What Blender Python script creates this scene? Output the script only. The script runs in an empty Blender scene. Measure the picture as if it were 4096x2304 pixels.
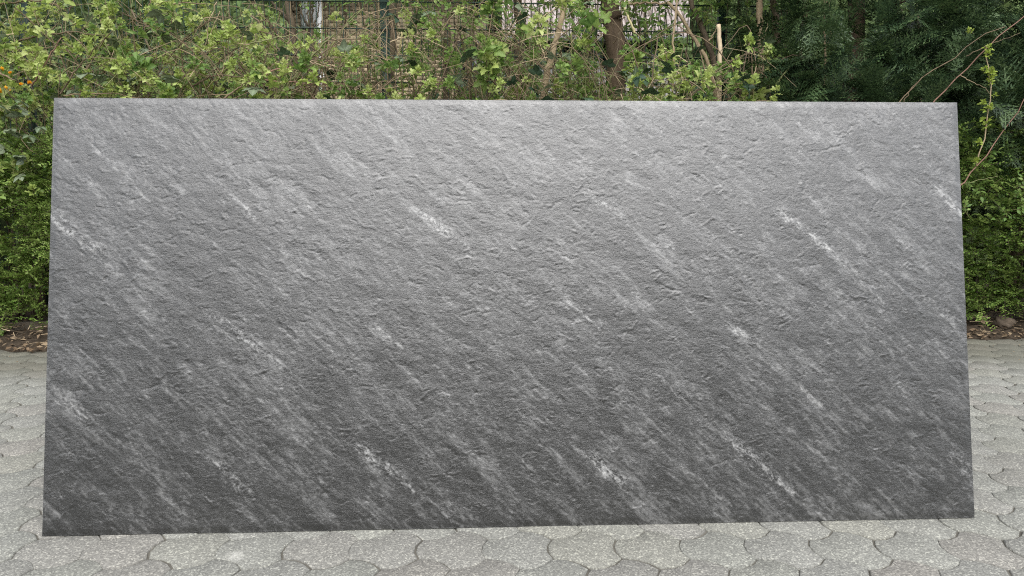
import bpy, math
import numpy as np
from mathutils import Matrix, Vector, Euler

R_ = math.radians
rng = np.random.default_rng(11)
scene = bpy.context.scene
COL = scene.collection

# ------------------------------------------------------------------ camera
CAM_H, PITCH, FPX = 1.0059, R_(7.94), 2840.0
cam_data = bpy.data.cameras.new('camera')
cam_data.sensor_width = 36.0
cam_data.lens = 36.0 * FPX / 4096.0
cam_data.clip_start = 0.05
cam_data.clip_end = 1500
cam = bpy.data.objects.new('camera', cam_data)
COL.objects.link(cam)
cam.location = (0, 0, CAM_H)
cam.rotation_euler = (R_(90) - PITCH, 0, 0)
scene.camera = cam

# ------------------------------------------------------------------ sky, sun, exposure
SUN_EL, SUN_AZ = R_(50), R_(172)          # azimuth measured clockwise from +Y: behind the camera, a little right
world = bpy.data.worlds.new('World')
scene.world = world
world.use_nodes = True
wn, wl = world.node_tree.nodes, world.node_tree.links
wn.clear()
w_out = wn.new('ShaderNodeOutputWorld')
w_bg = wn.new('ShaderNodeBackground')
w_sky = wn.new('ShaderNodeTexSky')
w_sky.sky_type = 'NISHITA'
w_sky.sun_disc = False
w_sky.sun_elevation = SUN_EL
w_sky.sun_rotation = SUN_AZ
w_sky.air_density = 1.0
w_sky.dust_density = 0.6
w_sky.ozone_density = 1.0
w_hsv = wn.new('ShaderNodeHueSaturation')   # a bright, veiled sky: most of the blue is gone
w_hsv.inputs['Saturation'].default_value = 0.22
wl.new(w_sky.outputs[0], w_hsv.inputs['Color'])
wl.new(w_hsv.outputs[0], w_bg.inputs['Color'])
w_bg.inputs['Strength'].default_value = 0.15
wl.new(w_bg.outputs[0], w_out.inputs['Surface'])

sun_data = bpy.data.lights.new('sun', 'SUN')
sun_data.energy = 1.5
sun_data.angle = R_(60)
sun_data.color = (1.0, 0.965, 0.91)
sun = bpy.data.objects.new('sun', sun_data)
COL.objects.link(sun)
sd = Vector((math.sin(SUN_AZ) * math.cos(SUN_EL), math.cos(SUN_AZ) * math.cos(SUN_EL), math.sin(SUN_EL)))
sun.rotation_euler = sd.to_track_quat('Z', 'Y').to_euler()
sun.location = (0, -4, 8)

vs = scene.view_settings
vs.view_transform = 'Standard'
vs.look = 'None'
vs.exposure = 1.28
vs.gamma = 1.0
vs.use_curve_mapping = False
scene.cycles.max_bounces = 8
scene.cycles.transparent_max_bounces = 8
scene.cycles.use_denoising = False
scene.cycles.pixel_filter_type = 'BLACKMAN_HARRIS'
scene.cycles.filter_width = 1.1

# ------------------------------------------------------------------ picture <-> place
CP, SP = math.cos(PITCH), math.sin(PITCH)
CAM = np.array([0, 0, CAM_H])

def ray(px, py):
    a = (px - 2048.0) / FPX
    b = -(py - 1152.0) / FPX
    return np.array([a, CP + b * SP, -SP + b * CP])

def at(px, py, Y):
    d = ray(px, py)
    return CAM + d * (Y / d[1])

def on_ground(px, py, z=0.0):
    d = ray(px, py)
    return CAM + d * ((z - CAM_H) / d[2])

def project(p):
    d = np.asarray(p, float) - CAM
    F = d[..., 1] * CP - d[..., 2] * SP
    U = d[..., 1] * SP + d[..., 2] * CP
    return 2048 + FPX * d[..., 0] / F, 1152 - FPX * U / F, F

# ------------------------------------------------------------------ object helpers
def tag(o, label=None, cat=None, group=None, kind=None):
    if label: o['label'] = label
    if cat: o['category'] = cat
    if group: o['group'] = group
    if kind: o['kind'] = kind
    return o

def thing(name, loc, label, cat, group=None, kind=None):
    o = bpy.data.objects.new(name, None)
    o.empty_display_size = 0.1
    COL.objects.link(o)
    o.location = tuple(loc)
    return tag(o, label, cat, group, kind)

def mesh(name, V, F, mat, attrs=None, smooth=False):
    V = np.ascontiguousarray(V, np.float32)
    me = bpy.data.meshes.new(name)
    if isinstance(F, np.ndarray):
        n, k = F.shape
        me.vertices.add(len(V)); me.vertices.foreach_set('co', V.ravel())
        me.loops.add(n * k); me.loops.foreach_set('vertex_index', np.ascontiguousarray(F, np.int32).ravel())
        me.polygons.add(n)
        me.polygons.foreach_set('loop_start', np.arange(0, n * k, k, dtype=np.int32))
        me.polygons.foreach_set('loop_total', np.full(n, k, np.int32))
        me.update(calc_edges=True)
    else:
        me.from_pydata(V.tolist(), [], F)
        me.update()
    if attrs:
        for an, av in attrs.items():
            a = me.attributes.new(an, 'FLOAT', 'POINT')
            a.data.foreach_set('value', np.ascontiguousarray(av, np.float32))
    if smooth:
        me.polygons.foreach_set('use_smooth', np.ones(len(me.polygons), bool))
    if mat: me.materials.append(mat)
    return me

def put(name, me, parent=None, loc=None, rot=None, scale=None):
    """link a mesh object; loc is in world metres (parents are unrotated Empties or origin meshes)"""
    o = bpy.data.objects.new(name, me)
    COL.objects.link(o)
    if parent is not None:
        o.parent = parent
    if loc is not None:
        b = Vector((0, 0, 0))
        q = parent
        while q is not None:
            b += q.location; q = q.parent
        o.location = Vector(loc) - b
    elif parent is not None:
        b = Vector((0, 0, 0))
        q = parent
        while q is not None:
            b += q.location; q = q.parent
        o.location = -b
    if rot is not None:
        if isinstance(rot, Matrix): o.rotation_euler = rot.to_euler()
        else: o.rotation_euler = rot
    if scale is not None:
        o.scale = (scale,) * 3 if np.isscalar(scale) else scale
    return o

def join(parts):
    Vs, Fs, As, off = [], [], {}, 0
    for V, F, A in parts:
        Vs.append(V); Fs.append(F + off); off += len(V)
        for k in A: As.setdefault(k, []).append(A[k])
    return np.concatenate(Vs), np.concatenate(Fs), {k: np.concatenate(v) for k, v in As.items()}

def xf(T, M, t, s=1.0):
    V, F, A = T
    return (V * s) @ np.asarray(M).T + np.asarray(t), F, A

def rot_m(rx, ry, rz):
    return np.array(Euler((rx, ry, rz)).to_matrix())

def scatter(templates, pos, mats, scales, pick):
    """one joined mesh from many copies of templates"""
    out = []
    for k, T in enumerate(templates):
        idx = np.where(pick == k)[0]
        if len(idx) == 0: continue
        V, F, A = T
        n = len(V)
        W = np.einsum('mij,nj->mni', mats[idx], V) * scales[idx][:, None, None] + pos[idx][:, None, :]
        FF = (F[None] + (np.arange(len(idx)) * n)[:, None, None]).reshape(-1, 3)
        out.append((W.reshape(-1, 3), FF, {a: np.tile(v, len(idx)) for a, v in A.items()}))
    return join(out)

def tube(pts, radii, sides=6, wob=0.0, attr=1.0, caps=True):
    P = np.asarray(pts, float)
    n = len(P)
    r = np.interp(np.linspace(0, 1, n), np.linspace(0, 1, len(np.atleast_1d(radii))), np.atleast_1d(radii)) if np.ndim(radii) else np.full(n, radii)
    T = np.gradient(P, axis=0)
    T /= np.linalg.norm(T, axis=1)[:, None] + 1e-9
    ref = np.array([0.31, 0.87, 0.2]) if abs(T[0][2]) > 0.7 else np.array([0, 0, 1.0])
    A = np.cross(T, ref); A /= np.linalg.norm(A, axis=1)[:, None] + 1e-9
    B = np.cross(T, A)
    th = np.arange(sides) / sides * 2 * math.pi
    rr = r[:, None] * (1 + (wob * rng.standard_normal((n, sides)) if wob else 0))
    V = P[:, None] + rr[..., None] * (np.cos(th)[None, :, None] * A[:, None] + np.sin(th)[None, :, None] * B[:, None])
    V = V.reshape(-1, 3)
    i = np.arange(n - 1)[:, None] * sides
    j = np.arange(sides)[None]
    a = (i + j).ravel(); b = (i + (j + 1) % sides).ravel()
    F = np.concatenate([np.stack([a, b, b + sides], 1), np.stack([a, b + sides, a + sides], 1)])
    if caps:
        V = np.concatenate([V, P[:1], P[-1:]])
        jj = np.arange(sides); k0 = n * sides
        F = np.concatenate([F, np.stack([(jj + 1) % sides, jj, np.full(sides, k0)], 1),
                            np.stack([(n - 1) * sides + jj, (n - 1) * sides + (jj + 1) % sides, np.full(sides, k0 + 1)], 1)])
    return V, F, {'stem': np.full(len(V), attr), 'vein': np.zeros(len(V))}

def spline(ctrl, n=12, jit=0.0):
    C = np.asarray(ctrl, float)
    m = len(C)
    if m == 2:
        t = np.linspace(0, 1, n)[:, None]
        P = C[0] * (1 - t) + C[1] * t
    else:
        E = np.concatenate([[2 * C[0] - C[1]], C, [2 * C[-1] - C[-2]]])
        P = []
        for k in range(n):
            u = k / (n - 1) * (m - 1)
            i = min(int(u), m - 2); f = u - i
            p0, p1, p2, p3 = E[i], E[i + 1], E[i + 2], E[i + 3]
            P.append(0.5 * ((2 * p1) + (p2 - p0) * f + (2 * p0 - 5 * p1 + 4 * p2 - p3) * f * f + (3 * p1 - p0 - 3 * p2 + p3) * f ** 3))
        P = np.array(P)
    if jit:
        P[1:-1] += rng.normal(0, jit, (n - 2, 3))
    return P

# ------------------------------------------------------------------ materials
def new_mat(name):
    m = bpy.data.materials.new(name)
    m.use_nodes = True
    nt = m.node_tree
    b = nt.nodes['Principled BSDF']
    return m, nt.nodes, nt.links, b

def ramp(nodes, stops):
    r = nodes.new('ShaderNodeValToRGB')
    el = r.color_ramp.elements
    while len(el) < len(stops): el.new(0.5)
    for e, (p, c) in zip(el, stops):
        e.position = p
        e.color = (c[0], c[1], c[2], 1)
    return r

def noise(nodes, links, co, scale, detail=4, rough=0.55):
    n = nodes.new('ShaderNodeTexNoise')
    n.inputs['Scale'].default_value = scale
    n.inputs['Detail'].default_value = detail
    n.inputs['Roughness'].default_value = rough
    if co: links.new(co, n.inputs['Vector'])
    return n

def bump(nodes, links, h, strength, dist, b, prev=None):
    bp = nodes.new('ShaderNodeBump')
    bp.inputs['Strength'].default_value = strength
    bp.inputs['Distance'].default_value = dist
    links.new(h, bp.inputs['Height'])
    if prev: links.new(prev, bp.inputs['Normal'])
    if b: links.new(bp.outputs[0], b.inputs['Normal'])
    return bp

def mixc(nodes, links, f, a, b, typ='MIX'):
    m = nodes.new('ShaderNodeMix')
    m.data_type = 'RGBA'; m.blend_type = typ
    if isinstance(f, float): m.inputs[0].default_value = f
    else: links.new(f, m.inputs[0])
    for v, s in ((a, 6), (b, 7)):
        if isinstance(v, tuple): m.inputs[s].default_value = (*v, 1)
        else: links.new(v, m.inputs[s])
    return m.outputs[2]

def math_n(nodes, links, op, a, b=None):
    m = nodes.new('ShaderNodeMath'); m.operation = op
    for v, k in ((a, 0), (b, 1)):
        if v is None: continue
        if isinstance(v, (int, float)): m.inputs[k].default_value = v
        else: links.new(v, m.inputs[k])
    return m.outputs[0]

def leaf_mat(name, cols, stem=(0.12, 0.14, 0.05), rough=0.5, trans=0.3, vein=0.25, spec=0.4, tcol=None):
    """cols: three colours between which single leaves and single sprays differ"""
    m, N, L, b = new_mat(name)
    geo = N.new('ShaderNodeNewGeometry')
    info = N.new('ShaderNodeObjectInfo')
    r = math_n(N, L, 'FRACT', math_n(N, L, 'ADD', math_n(N, L, 'MULTIPLY', geo.outputs['Random Per Island'], 0.55), info.outputs['Random']))
    cr = ramp(N, [(0.0, cols[0]), (0.5, cols[1]), (1.0, cols[2])])
    L.new(r, cr.inputs[0])
    co = N.new('ShaderNodeTexCoord')
    nz = noise(N, L, co.outputs['Object'], 60, 3)
    c1 = mixc(N, L, 0.35, cr.outputs[0], mixc(N, L, nz.outputs['Fac'], (0.0, 0.0, 0.0), cr.outputs[0]))
    va = N.new('ShaderNodeAttribute'); va.attribute_name = 'vein'
    sa = N.new('ShaderNodeAttribute'); sa.attribute_name = 'stem'
    light = tuple(min(1, c * 1.5 + 0.03) for c in cols[1])
    c2 = mixc(N, L, math_n(N, L, 'MULTIPLY', math_n(N, L, 'POWER', va.outputs['Fac'], 3.0), vein), c1, light)
    c3 = mixc(N, L, sa.outputs['Fac'], c2, stem)
    L.new(c3, b.inputs['Base Color'])
    b.inputs['Roughness'].default_value = rough
    b.inputs['Specular IOR Level'].default_value = spec
    if trans > 0:
        out = N['Material Output']
        tr = N.new('ShaderNodeBsdfTranslucent')
        hs = N.new('ShaderNodeHueSaturation')
        hs.inputs['Hue'].default_value = 0.485
        hs.inputs['Value'].default_value = 1.25
        L.new(c3, hs.inputs['Color'])
        L.new(hs.outputs[0], tr.inputs['Color'])
        ms = N.new('ShaderNodeMixShader')
        ms.inputs[0].default_value = trans
        L.new(b.outputs[0], ms.inputs[1]); L.new(tr.outputs[0], ms.inputs[2])
        L.new(ms.outputs[0], out.inputs['Surface'])
    return m

def bark_mat(name, dark, light, scale=30, rough=0.85, stretch=6.0):
    m, N, L, b = new_mat(name)
    co = N.new('ShaderNodeTexCoord')
    mp = N.new('ShaderNodeMapping')
    mp.inputs['Scale'].default_value = (1, 1, 1.0 / stretch)
    L.new(co.outputs['Object'], mp.inputs['Vector'])
    n1 = noise(N, L, mp.outputs[0], scale, 6, 0.65)
    n2 = noise(N, L, co.outputs['Object'], 4, 3)
    info = N.new('ShaderNodeObjectInfo')
    cr = ramp(N, [(0.28, dark), (0.72, light)])
    f = math_n(N, L, 'ADD', math_n(N, L, 'MULTIPLY', n1.outputs['Fac'], 0.7), math_n(N, L, 'MULTIPLY', n2.outputs['Fac'], 0.3))
    f = math_n(N, L, 'ADD', f, math_n(N, L, 'MULTIPLY', math_n(N, L, 'SUBTRACT', info.outputs['Random'], 0.5), 0.25))
    L.new(f, cr.inputs[0])
    L.new(cr.outputs[0], b.inputs['Base Color'])
    b.inputs['Roughness'].default_value = rough
    b.inputs['Specular IOR Level'].default_value = 0.25
    bump(N, L, n1.outputs['Fac'], 0.8, 0.006, b)
    return m

def plain_mat(name, col, rough=0.6, var=0.12, scale=8, spec=0.4, metal=0.0, bumpd=0.0):
    m, N, L, b = new_mat(name)
    co = N.new('ShaderNodeTexCoord')
    nz = noise(N, L, co.outputs['Object'], scale, 5)
    info = N.new('ShaderNodeObjectInfo')
    f = math_n(N, L, 'ADD', nz.outputs['Fac'], math_n(N, L, 'MULTIPLY', math_n(N, L, 'SUBTRACT', info.outputs['Random'], 0.5), 0.5))
    cr = ramp(N, [(0.25, tuple(c * (1 - var) for c in col)), (0.75, tuple(min(1, c * (1 + var)) for c in col))])
    L.new(f, cr.inputs[0])
    L.new(cr.outputs[0], b.inputs['Base Color'])
    b.inputs['Roughness'].default_value = rough
    b.inputs['Specular IOR Level'].default_value = spec
    b.inputs['Metallic'].default_value = metal
    if bumpd: bump(N, L, nz.outputs['Fac'], 0.6, bumpd, b)
    return m

def concrete_mat(name, moss=True):
    m, N, L, b = new_mat(name)
    geo = N.new('ShaderNodeNewGeometry')
    pos = geo.outputs['Position']
    info = N.new('ShaderNodeObjectInfo')
    big = noise(N, L, pos, 1.3, 4, 0.6)
    mid = noise(N, L, pos, 9, 5, 0.6)
    fine = noise(N, L, pos, 190, 3, 0.7)
    base = ramp(N, [(0.3, (0.20, 0.199, 0.184)), (0.7, (0.262, 0.26, 0.242))])
    f = math_n(N, L, 'ADD', math_n(N, L, 'MULTIPLY', big.outputs['Fac'], 0.55), math_n(N, L, 'MULTIPLY', mid.outputs['Fac'], 0.45))
    f = math_n(N, L, 'ADD', f, math_n(N, L, 'MULTIPLY', math_n(N, L, 'SUBTRACT', info.outputs['Random'], 0.5), 0.10))
    L.new(f, base.inputs[0])
    # washed aggregate: pale chips and dark pits
    vor = N.new('ShaderNodeTexVoronoi'); vor.inputs['Scale'].default_value = 230
    L.new(pos, vor.inputs['Vector'])
    sep = N.new('ShaderNodeSeparateColor'); L.new(vor.outputs['Color'], sep.inputs[0])
    chip = ramp(N, [(0.0, (0.7, 0.7, 0.7)), (0.5, (0.94, 0.94, 0.94)), (0.78, (1.08, 1.08, 1.08)), (1.0, (1.7, 1.7, 1.65))])
    L.new(sep.outputs[0], chip.inputs[0])
    c = mixc(N, L, 1.0, base.outputs[0], chip.outputs[0], 'MULTIPLY')
    fr = ramp(N, [(0.35, (0.78, 0.78, 0.78)), (0.65, (1.2, 1.2, 1.18))])
    L.new(fine.outputs['Fac'], fr.inputs[0])
    c = mixc(N, L, 1.0, c, fr.outputs[0], 'MULTIPLY')
    # faint reddish and yellowish pavers among the grey ones
    tint = ramp(N, [(0.0, (1.03, 0.985, 0.97)), (0.3, (1, 1, 1)), (0.8, (0.99, 1.0, 0.98)), (1.0, (1.02, 1.01, 0.96))])
    L.new(info.outputs['Random'], tint.inputs[0])
    c = mixc(N, L, 1.0, c, tint.outputs[0], 'MULTIPLY')
    # pale lime bloom in patches
    bl = noise(N, L, pos, 3.1, 6, 0.7)
    blr = ramp(N, [(0.62, (0, 0, 0)), (0.82, (0.4, 0.4, 0.4))])
    L.new(bl.outputs['Fac'], blr.inputs[0])
    c = mixc(N, L, blr.outputs[0], c, (0.34, 0.335, 0.315))
    for (sx_, sy_, sr_) in ((946, 2224, 0.030),):    # pale lime spots
        gp = on_ground(sx_, sy_)
        vd = N.new('ShaderNodeVectorMath'); vd.operation = 'DISTANCE'; vd.inputs[1].default_value = tuple(gp)
        L.new(pos, vd.inputs[0])
        dd = math_n(N, L, 'ADD', vd.outputs['Value'], math_n(N, L, 'MULTIPLY', math_n(N, L, 'SUBTRACT', math_n(N, L, 'ADD', math_n(N, L, 'MULTIPLY', fine.outputs['Fac'], 0.5), math_n(N, L, 'MULTIPLY', noise(N, L, pos, 60, 4, 0.7).outputs['Fac'], 0.5)), 0.5), 0.16))
        mr2 = N.new('ShaderNodeMapRange'); mr2.inputs[1].default_value = sr_; mr2.inputs[2].default_value = 0.0
        L.new(dd, mr2.inputs[0])
        c = mixc(N, L, math_n(N, L, 'MULTIPLY', mr2.outputs[0], 0.6), c, (0.55, 0.54, 0.5))
    if moss:   # green-grey algae on the damp strip along the planting bed
        sp = N.new('ShaderNodeSeparateXYZ'); L.new(pos, sp.inputs[0])
        edge = math_n(N, L, 'SUBTRACT', sp.outputs['Y'], math_n(N, L, 'MULTIPLY', sp.outputs['X'], 0.055))
        edge = math_n(N, L, 'ADD', edge, math_n(N, L, 'MULTIPLY', big.outputs['Fac'], 1.0))
        mr = N.new('ShaderNodeMapRange'); mr.inputs[1].default_value = 4.15; mr.inputs[2].default_value = 4.6
        L.new(edge, mr.inputs[0])
        c = mixc(N, L, math_n(N, L, 'MULTIPLY', mr.outputs[0], 0.6), c, (0.09, 0.086, 0.058))
    L.new(c, b.inputs['Base Color'])
    b.inputs['Roughness'].default_value = 0.88
    b.inputs['Specular IOR Level'].default_value = 0.3
    h = math_n(N, L, 'ADD', math_n(N, L, 'MULTIPLY', sep.outputs[0], 0.6), fine.outputs['Fac'])
    bump(N, L, h, 0.55, 0.0016, b)
    return m

M = {}
M['concrete'] = concrete_mat('washed_concrete')
M['joint'] = plain_mat('joint_sand', (0.12, 0.113, 0.097), 0.95, 0.5, 14, 0.1, bumpd=0.004)
M['soil'] = plain_mat('soil', (0.075, 0.058, 0.042), 0.95, 0.45, 25, 0.1, bumpd=0.02)
M['lawn'] = plain_mat('lawn', (0.06, 0.085, 0.03), 0.95, 0.4, 6, 0.1, bumpd=0.02)
M['kerb'] = plain_mat('kerb_concrete', (0.085, 0.072, 0.056), 0.9, 0.4, 30, 0.2, bumpd=0.004)
M['rock'] = plain_mat('rock', (0.1, 0.078, 0.058), 0.9, 0.4, 14, 0.2, bumpd=0.01)
M['wire'] = plain_mat('green_coated_wire', (0.008, 0.026, 0.018), 0.5, 0.1, 8)
M['young'] = leaf_mat('young_bramble_leaf', [(0.24, 0.35, 0.07), (0.39, 0.49, 0.13), (0.62, 0.67, 0.3)], (0.26, 0.26, 0.1), 0.55, 0.4, 0.3, 0.3)
M['mid'] = leaf_mat('spring_leaf', [(0.10, 0.20, 0.045), (0.19, 0.31, 0.075), (0.33, 0.44, 0.12)], (0.2, 0.18, 0.09), 0.5, 0.4, 0.3, 0.35)
M['old'] = leaf_mat('old_bramble_leaf', [(0.07, 0.105, 0.05), (0.125, 0.165, 0.09), (0.2, 0.235, 0.15)], (0.16, 0.15, 0.08), 0.42, 0.12, 0.75, 0.55)
M['darkleaf'] = leaf_mat('dark_evergreen_leaf', [(0.02, 0.05, 0.025), (0.035, 0.07, 0.035), (0.055, 0.095, 0.05)], (0.08, 0.08, 0.04), 0.4, 0.1, 0.35, 0.5)
M['box'] = leaf_mat('small_evergreen_leaf', [(0.09, 0.17, 0.032), (0.175, 0.28, 0.055), (0.33, 0.44, 0.12)], (0.09, 0.07, 0.035), 0.38, 0.15, 0.1, 0.5)
M['cypress'] = leaf_mat('cypress_scale_leaf', [(0.012, 0.030, 0.012), (0.033, 0.07, 0.026), (0.10, 0.16, 0.058)], (0.07, 0.07, 0.03), 0.55, 0.1, 0.0, 0.35)
M['cyplit'] = leaf_mat('cypress_lit_leaf', [(0.03, 0.065, 0.024), (0.07, 0.125, 0.048), (0.15, 0.225, 0.095)], (0.09, 0.08, 0.04), 0.5, 0.12, 0.0, 0.4)  # lighter copy of the cypress colour, light on front fronds painted in
M['hedgebody'] = plain_mat('hedge_interior', (0.035, 0.05, 0.02), 0.95, 0.5, 9, 0.1, bumpd=0.05)
M['far'] = leaf_mat('garden_leaf', [(0.10, 0.16, 0.055), (0.18, 0.26, 0.095), (0.30, 0.39, 0.17)], (0.12, 0.1, 0.06), 0.6, 0.35, 0.1, 0.3)
M['vine'] = leaf_mat('lime_vine_leaf', [(0.26, 0.36, 0.05), (0.32, 0.42, 0.07), (0.38, 0.47, 0.1)], (0.2, 0.2, 0.08), 0.5, 0.35, 0.2, 0.3)
M['dead'] = leaf_mat('dead_leaf', [(0.10, 0.065, 0.038), (0.19, 0.13, 0.08), (0.40, 0.31, 0.2)], (0.22, 0.16, 0.1), 0.8, 0.1, 0.2, 0.2)
M['petal'] = leaf_mat('orange_yellow_petal', [(0.80, 0.36, 0.01), (0.85, 0.45, 0.02), (0.88, 0.55, 0.05)], (0.3, 0.3, 0.05), 0.6, 0.3, 0.0, 0.2)
M['bark'] = bark_mat('grey_brown_bark', (0.06, 0.045, 0.03), (0.2, 0.155, 0.105))
M['bark_dark'] = bark_mat('dark_brown_bark', (0.035, 0.024, 0.015), (0.12, 0.085, 0.055))
M['bark_tan'] = bark_mat('tan_bark', (0.19, 0.135, 0.08), (0.42, 0.33, 0.21))
M['bark_moss'] = bark_mat('mossy_green_bark', (0.09, 0.085, 0.035), (0.24, 0.24, 0.1), 25, 0.85, 2.0)
M['bare'] = bark_mat('bare_wood', (0.42, 0.32, 0.2), (0.62, 0.5, 0.35), 20, 0.7, 12)
M['lichen'] = bark_mat('lichen_yellow_wood', (0.26, 0.22, 0.1), (0.5, 0.45, 0.24), 40, 0.85, 2)
M['cane'] = bark_mat('bramble_cane', (0.075, 0.055, 0.035), (0.22, 0.16, 0.1), 18, 0.7, 3)
M['cane_pink'] = bark_mat('reddish_cane', (0.14, 0.07, 0.05), (0.32, 0.19, 0.14), 14, 0.6, 3)
M['cane_green'] = bark_mat('green_cane', (0.09, 0.1, 0.035), (0.24, 0.25, 0.11), 14, 0.6, 3)
M['drytwig'] = bark_mat('dry_twig', (0.24, 0.175, 0.105), (0.48, 0.38, 0.25), 25, 0.8, 4)
M['brick'] = plain_mat('tan_brick', (0.33, 0.265, 0.17), 0.9, 0.22, 12, 0.2, bumpd=0.004)
M['mortar'] = plain_mat('mortar', (0.29, 0.235, 0.16), 0.95, 0.2, 30, 0.1)
M['white'] = plain_mat('white_paint', (0.78, 0.78, 0.77), 0.5, 0.04, 5)
M['render'] = plain_mat('pale_render', (0.27, 0.265, 0.255), 0.9, 0.1, 6, 0.2)
M['tile'] = plain_mat('grey_pink_roof_tile', (0.36, 0.31, 0.295), 0.85, 0.22, 10, 0.25, bumpd=0.004)
M['gutter'] = plain_mat('grey_metal_gutter', (0.16, 0.165, 0.17), 0.5, 0.1, 4)
M['frame'] = plain_mat('dark_frame', (0.03, 0.028, 0.026), 0.5, 0.2, 6)
M['boards'] = plain_mat('brown_boards', (0.1, 0.08, 0.06), 0.8, 0.2, 12)
gm, gN, gL, gb = new_mat('window_glass')
gb.inputs['Base Color'].default_value = (0.012, 0.013, 0.014, 1); gb.inputs['Roughness'].default_value = 0.08
M['glass'] = gm

# ------------------------------------------------------------------ ground
def quad_sheet(name, pts, z, mat, label, cat):
    me = mesh(name, [(x, y, z) for x, y in pts], np.array([[0, 1, 2, 3]]), mat)
    return tag(put(name, me), label, cat, None, 'structure')

quad_sheet('ground', [(-500, -500), (500, -500), (500, 500), (-500, 500)], -0.09, M['lawn'], 'open ground reaching out around the yard', 'ground')
quad_sheet('yard', [(-30, -45), (30, -45), (30, 4.7), (-30, 4.7)], -0.045, M['concrete'], 'grey concrete yard surface around the paved area', 'yard')
quad_sheet('lawn', [(-30, 4.9), (30, 4.9), (30, 40), (-30, 40)], -0.04, M['lawn'], 'garden ground beyond the wire mesh fence', 'lawn')

# line of the planting bed
def bed_y(x):
    return 4.34 + (x + 3.05) * 0.06

# ---- interlocking pavers: hexagons whose six edges are all arcs
G0 = on_ground(1673.5, 2234.6)
PV = 271.2 * ((G0[1]) * CP + (CAM_H) * SP) / FPX
S = PV / math.sqrt(3)
def paver_outline(inset, seg=3):
    T, UR, LR = (0, S), (PV / 2, S / 2), (PV / 2, -S / 2)
    B, LL, UL = (0, -S), (-PV / 2, -S / 2), (-PV / 2, S / 2)
    sg = 0.085 * PV
    c, s = 0.5, math.sqrt(3) / 2
    # going anticlockwise from UR: UR-T, T-UL, UL-LL, LL-B, B-LR, LR-UR with the offset direction of each arc
    E = [(UR, T, (c, s)), (T, UL, (c, -s)), (UL, LL, (-1, 0)), (LL, B, (c, s)), (B, LR, (c, -s)), (LR, UR, (-1, 0))]
    pts = []
    for a, b_, d in E:
        for k in range(seg):
            t = k / seg
            q = 4 * t * (1 - t)
            pts.append((a[0] * (1 - t) + b_[0] * t + d[0] * sg * q, a[1] * (1 - t) + b_[1] * t + d[1] * sg * q))
    P = np.array(pts)
    nx = np.roll(P, -1, 0) - np.roll(P, 1, 0)
    nrm = np.stack([nx[:, 1], -nx[:, 0]], 1); nrm /= np.linalg.norm(nrm, axis=1)[:, None]
    return P - nrm * inset

def paver_geo(seed):
    g = np.random.default_rng(seed)
    o1, o2 = paver_outline(0.0020), paver_outline(0.0048 + 0.0015 * g.random())
    n = len(o1)
    o1 = o1 + g.normal(0, 0.0006, o1.shape); o2 = o2 + g.normal(0, 0.0009, o2.shape)
    V = np.concatenate([np.c_[o2, np.zeros(n)], np.c_[o1, np.full(n, -0.0015)], np.c_[o1, np.full(n, -0.03)], [[0, 0, 0.0006]]])
    F = []
    for k in range(n):
        j = (k + 1) % n
        F += [(k, j, 3 * n), (n + k, n + j, j), (n + k, j, k), (2 * n + k, 2 * n + j, n + j), (2 * n + k, n + j, n + k)]
    return V, np.array(F), {'stem': np.zeros(len(V))}

PG = [paver_geo(s) for s in range(4)]
PM = [mesh('paver', V, F, M['concrete']) for V, F, A in PG]

# ---- the panel's place (needed for what it hides)
SLAB_W, SLAB_H, SLAB_YAW, SLAB_LEAN = 2.8, 1.3, 0.0422, 0.1924
SLAB_B = np.array([0.0274, 2.0131, 0.002])
SE = np.array([math.cos(SLAB_YAW), math.sin(SLAB_YAW), 0])
SNH = np.array([-math.sin(SLAB_YAW), math.cos(SLAB_YAW), 0])
SU = np.array([0, 0, 1]) * math.cos(SLAB_LEAN) + SNH * math.sin(SLAB_LEAN)
SN = np.cross(SE, SU)

def slab_uv(px, py):
    d = ray(px, py)
    t = ((SLAB_B - CAM) @ SN) / (d @ SN)
    q = CAM + d * t - SLAB_B
    return q @ SE + SLAB_W / 2, q @ SU

pavement = thing('pavement', (0, 0, 0), 'pavement of grey interlocking concrete pavers with curved edges', 'pavement', None, 'structure')
js = mesh('joint_sand', [(-5.2, 0.4, -0.0045), (5.2, 0.4, -0.0045), (5.2, bed_y(5.2) + 0.2, -0.0045), (-5.2, bed_y(-5.2) + 0.2, -0.0045)], np.array([[0, 1, 2, 3]]), M['joint'])
put('joint_sand', js, pavement)
cells = []
for r in range(-14, 30):
    for c in range(-32, 32):
        x = G0[0] + (c + 0.5 * (r % 2)) * PV
        y = G0[1] - S + r * 1.5 * S
        if y < 0.65 or abs(x) > 4.9 or y > bed_y(x) + 0.06: continue
        px, py, dep = project((x, y, 0))
        vis = -60 < px < 4156 and py < 2400
        if vis and py < 2060:
            u, v = slab_uv(px, py)
            if 0.12 < u < SLAB_W - 0.12 and v > 0.06: vis = False
        cells.append((0 if vis else 1, dep, x, y))
cells.sort()
far_pos, far_m, far_pick = [], [], []
for i, (hid, dep, x, y) in enumerate(cells):
    k = int(rng.integers(4))
    loc = (x + rng.normal(0, 0.0016), y + rng.normal(0, 0.0016), rng.normal(0, 0.0008))
    rot = (rng.normal(0, 0.003), rng.normal(0, 0.003), rng.normal(0, 0.007))
    if i < 300 and not hid:
        put('paver', PM[k], pavement, loc, rot)
    else:
        far_pos.append(loc); far_m.append(rot_m(*rot)); far_pick.append(k)
V, F, A = scatter(PG, np.array(far_pos), np.array(far_m), np.ones(len(far_pos)), np.array(far_pick))
o = put('paver_field', mesh('paver_field', V, F, M['concrete']), pavement)
o['kind'] = 'stuff'

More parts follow.
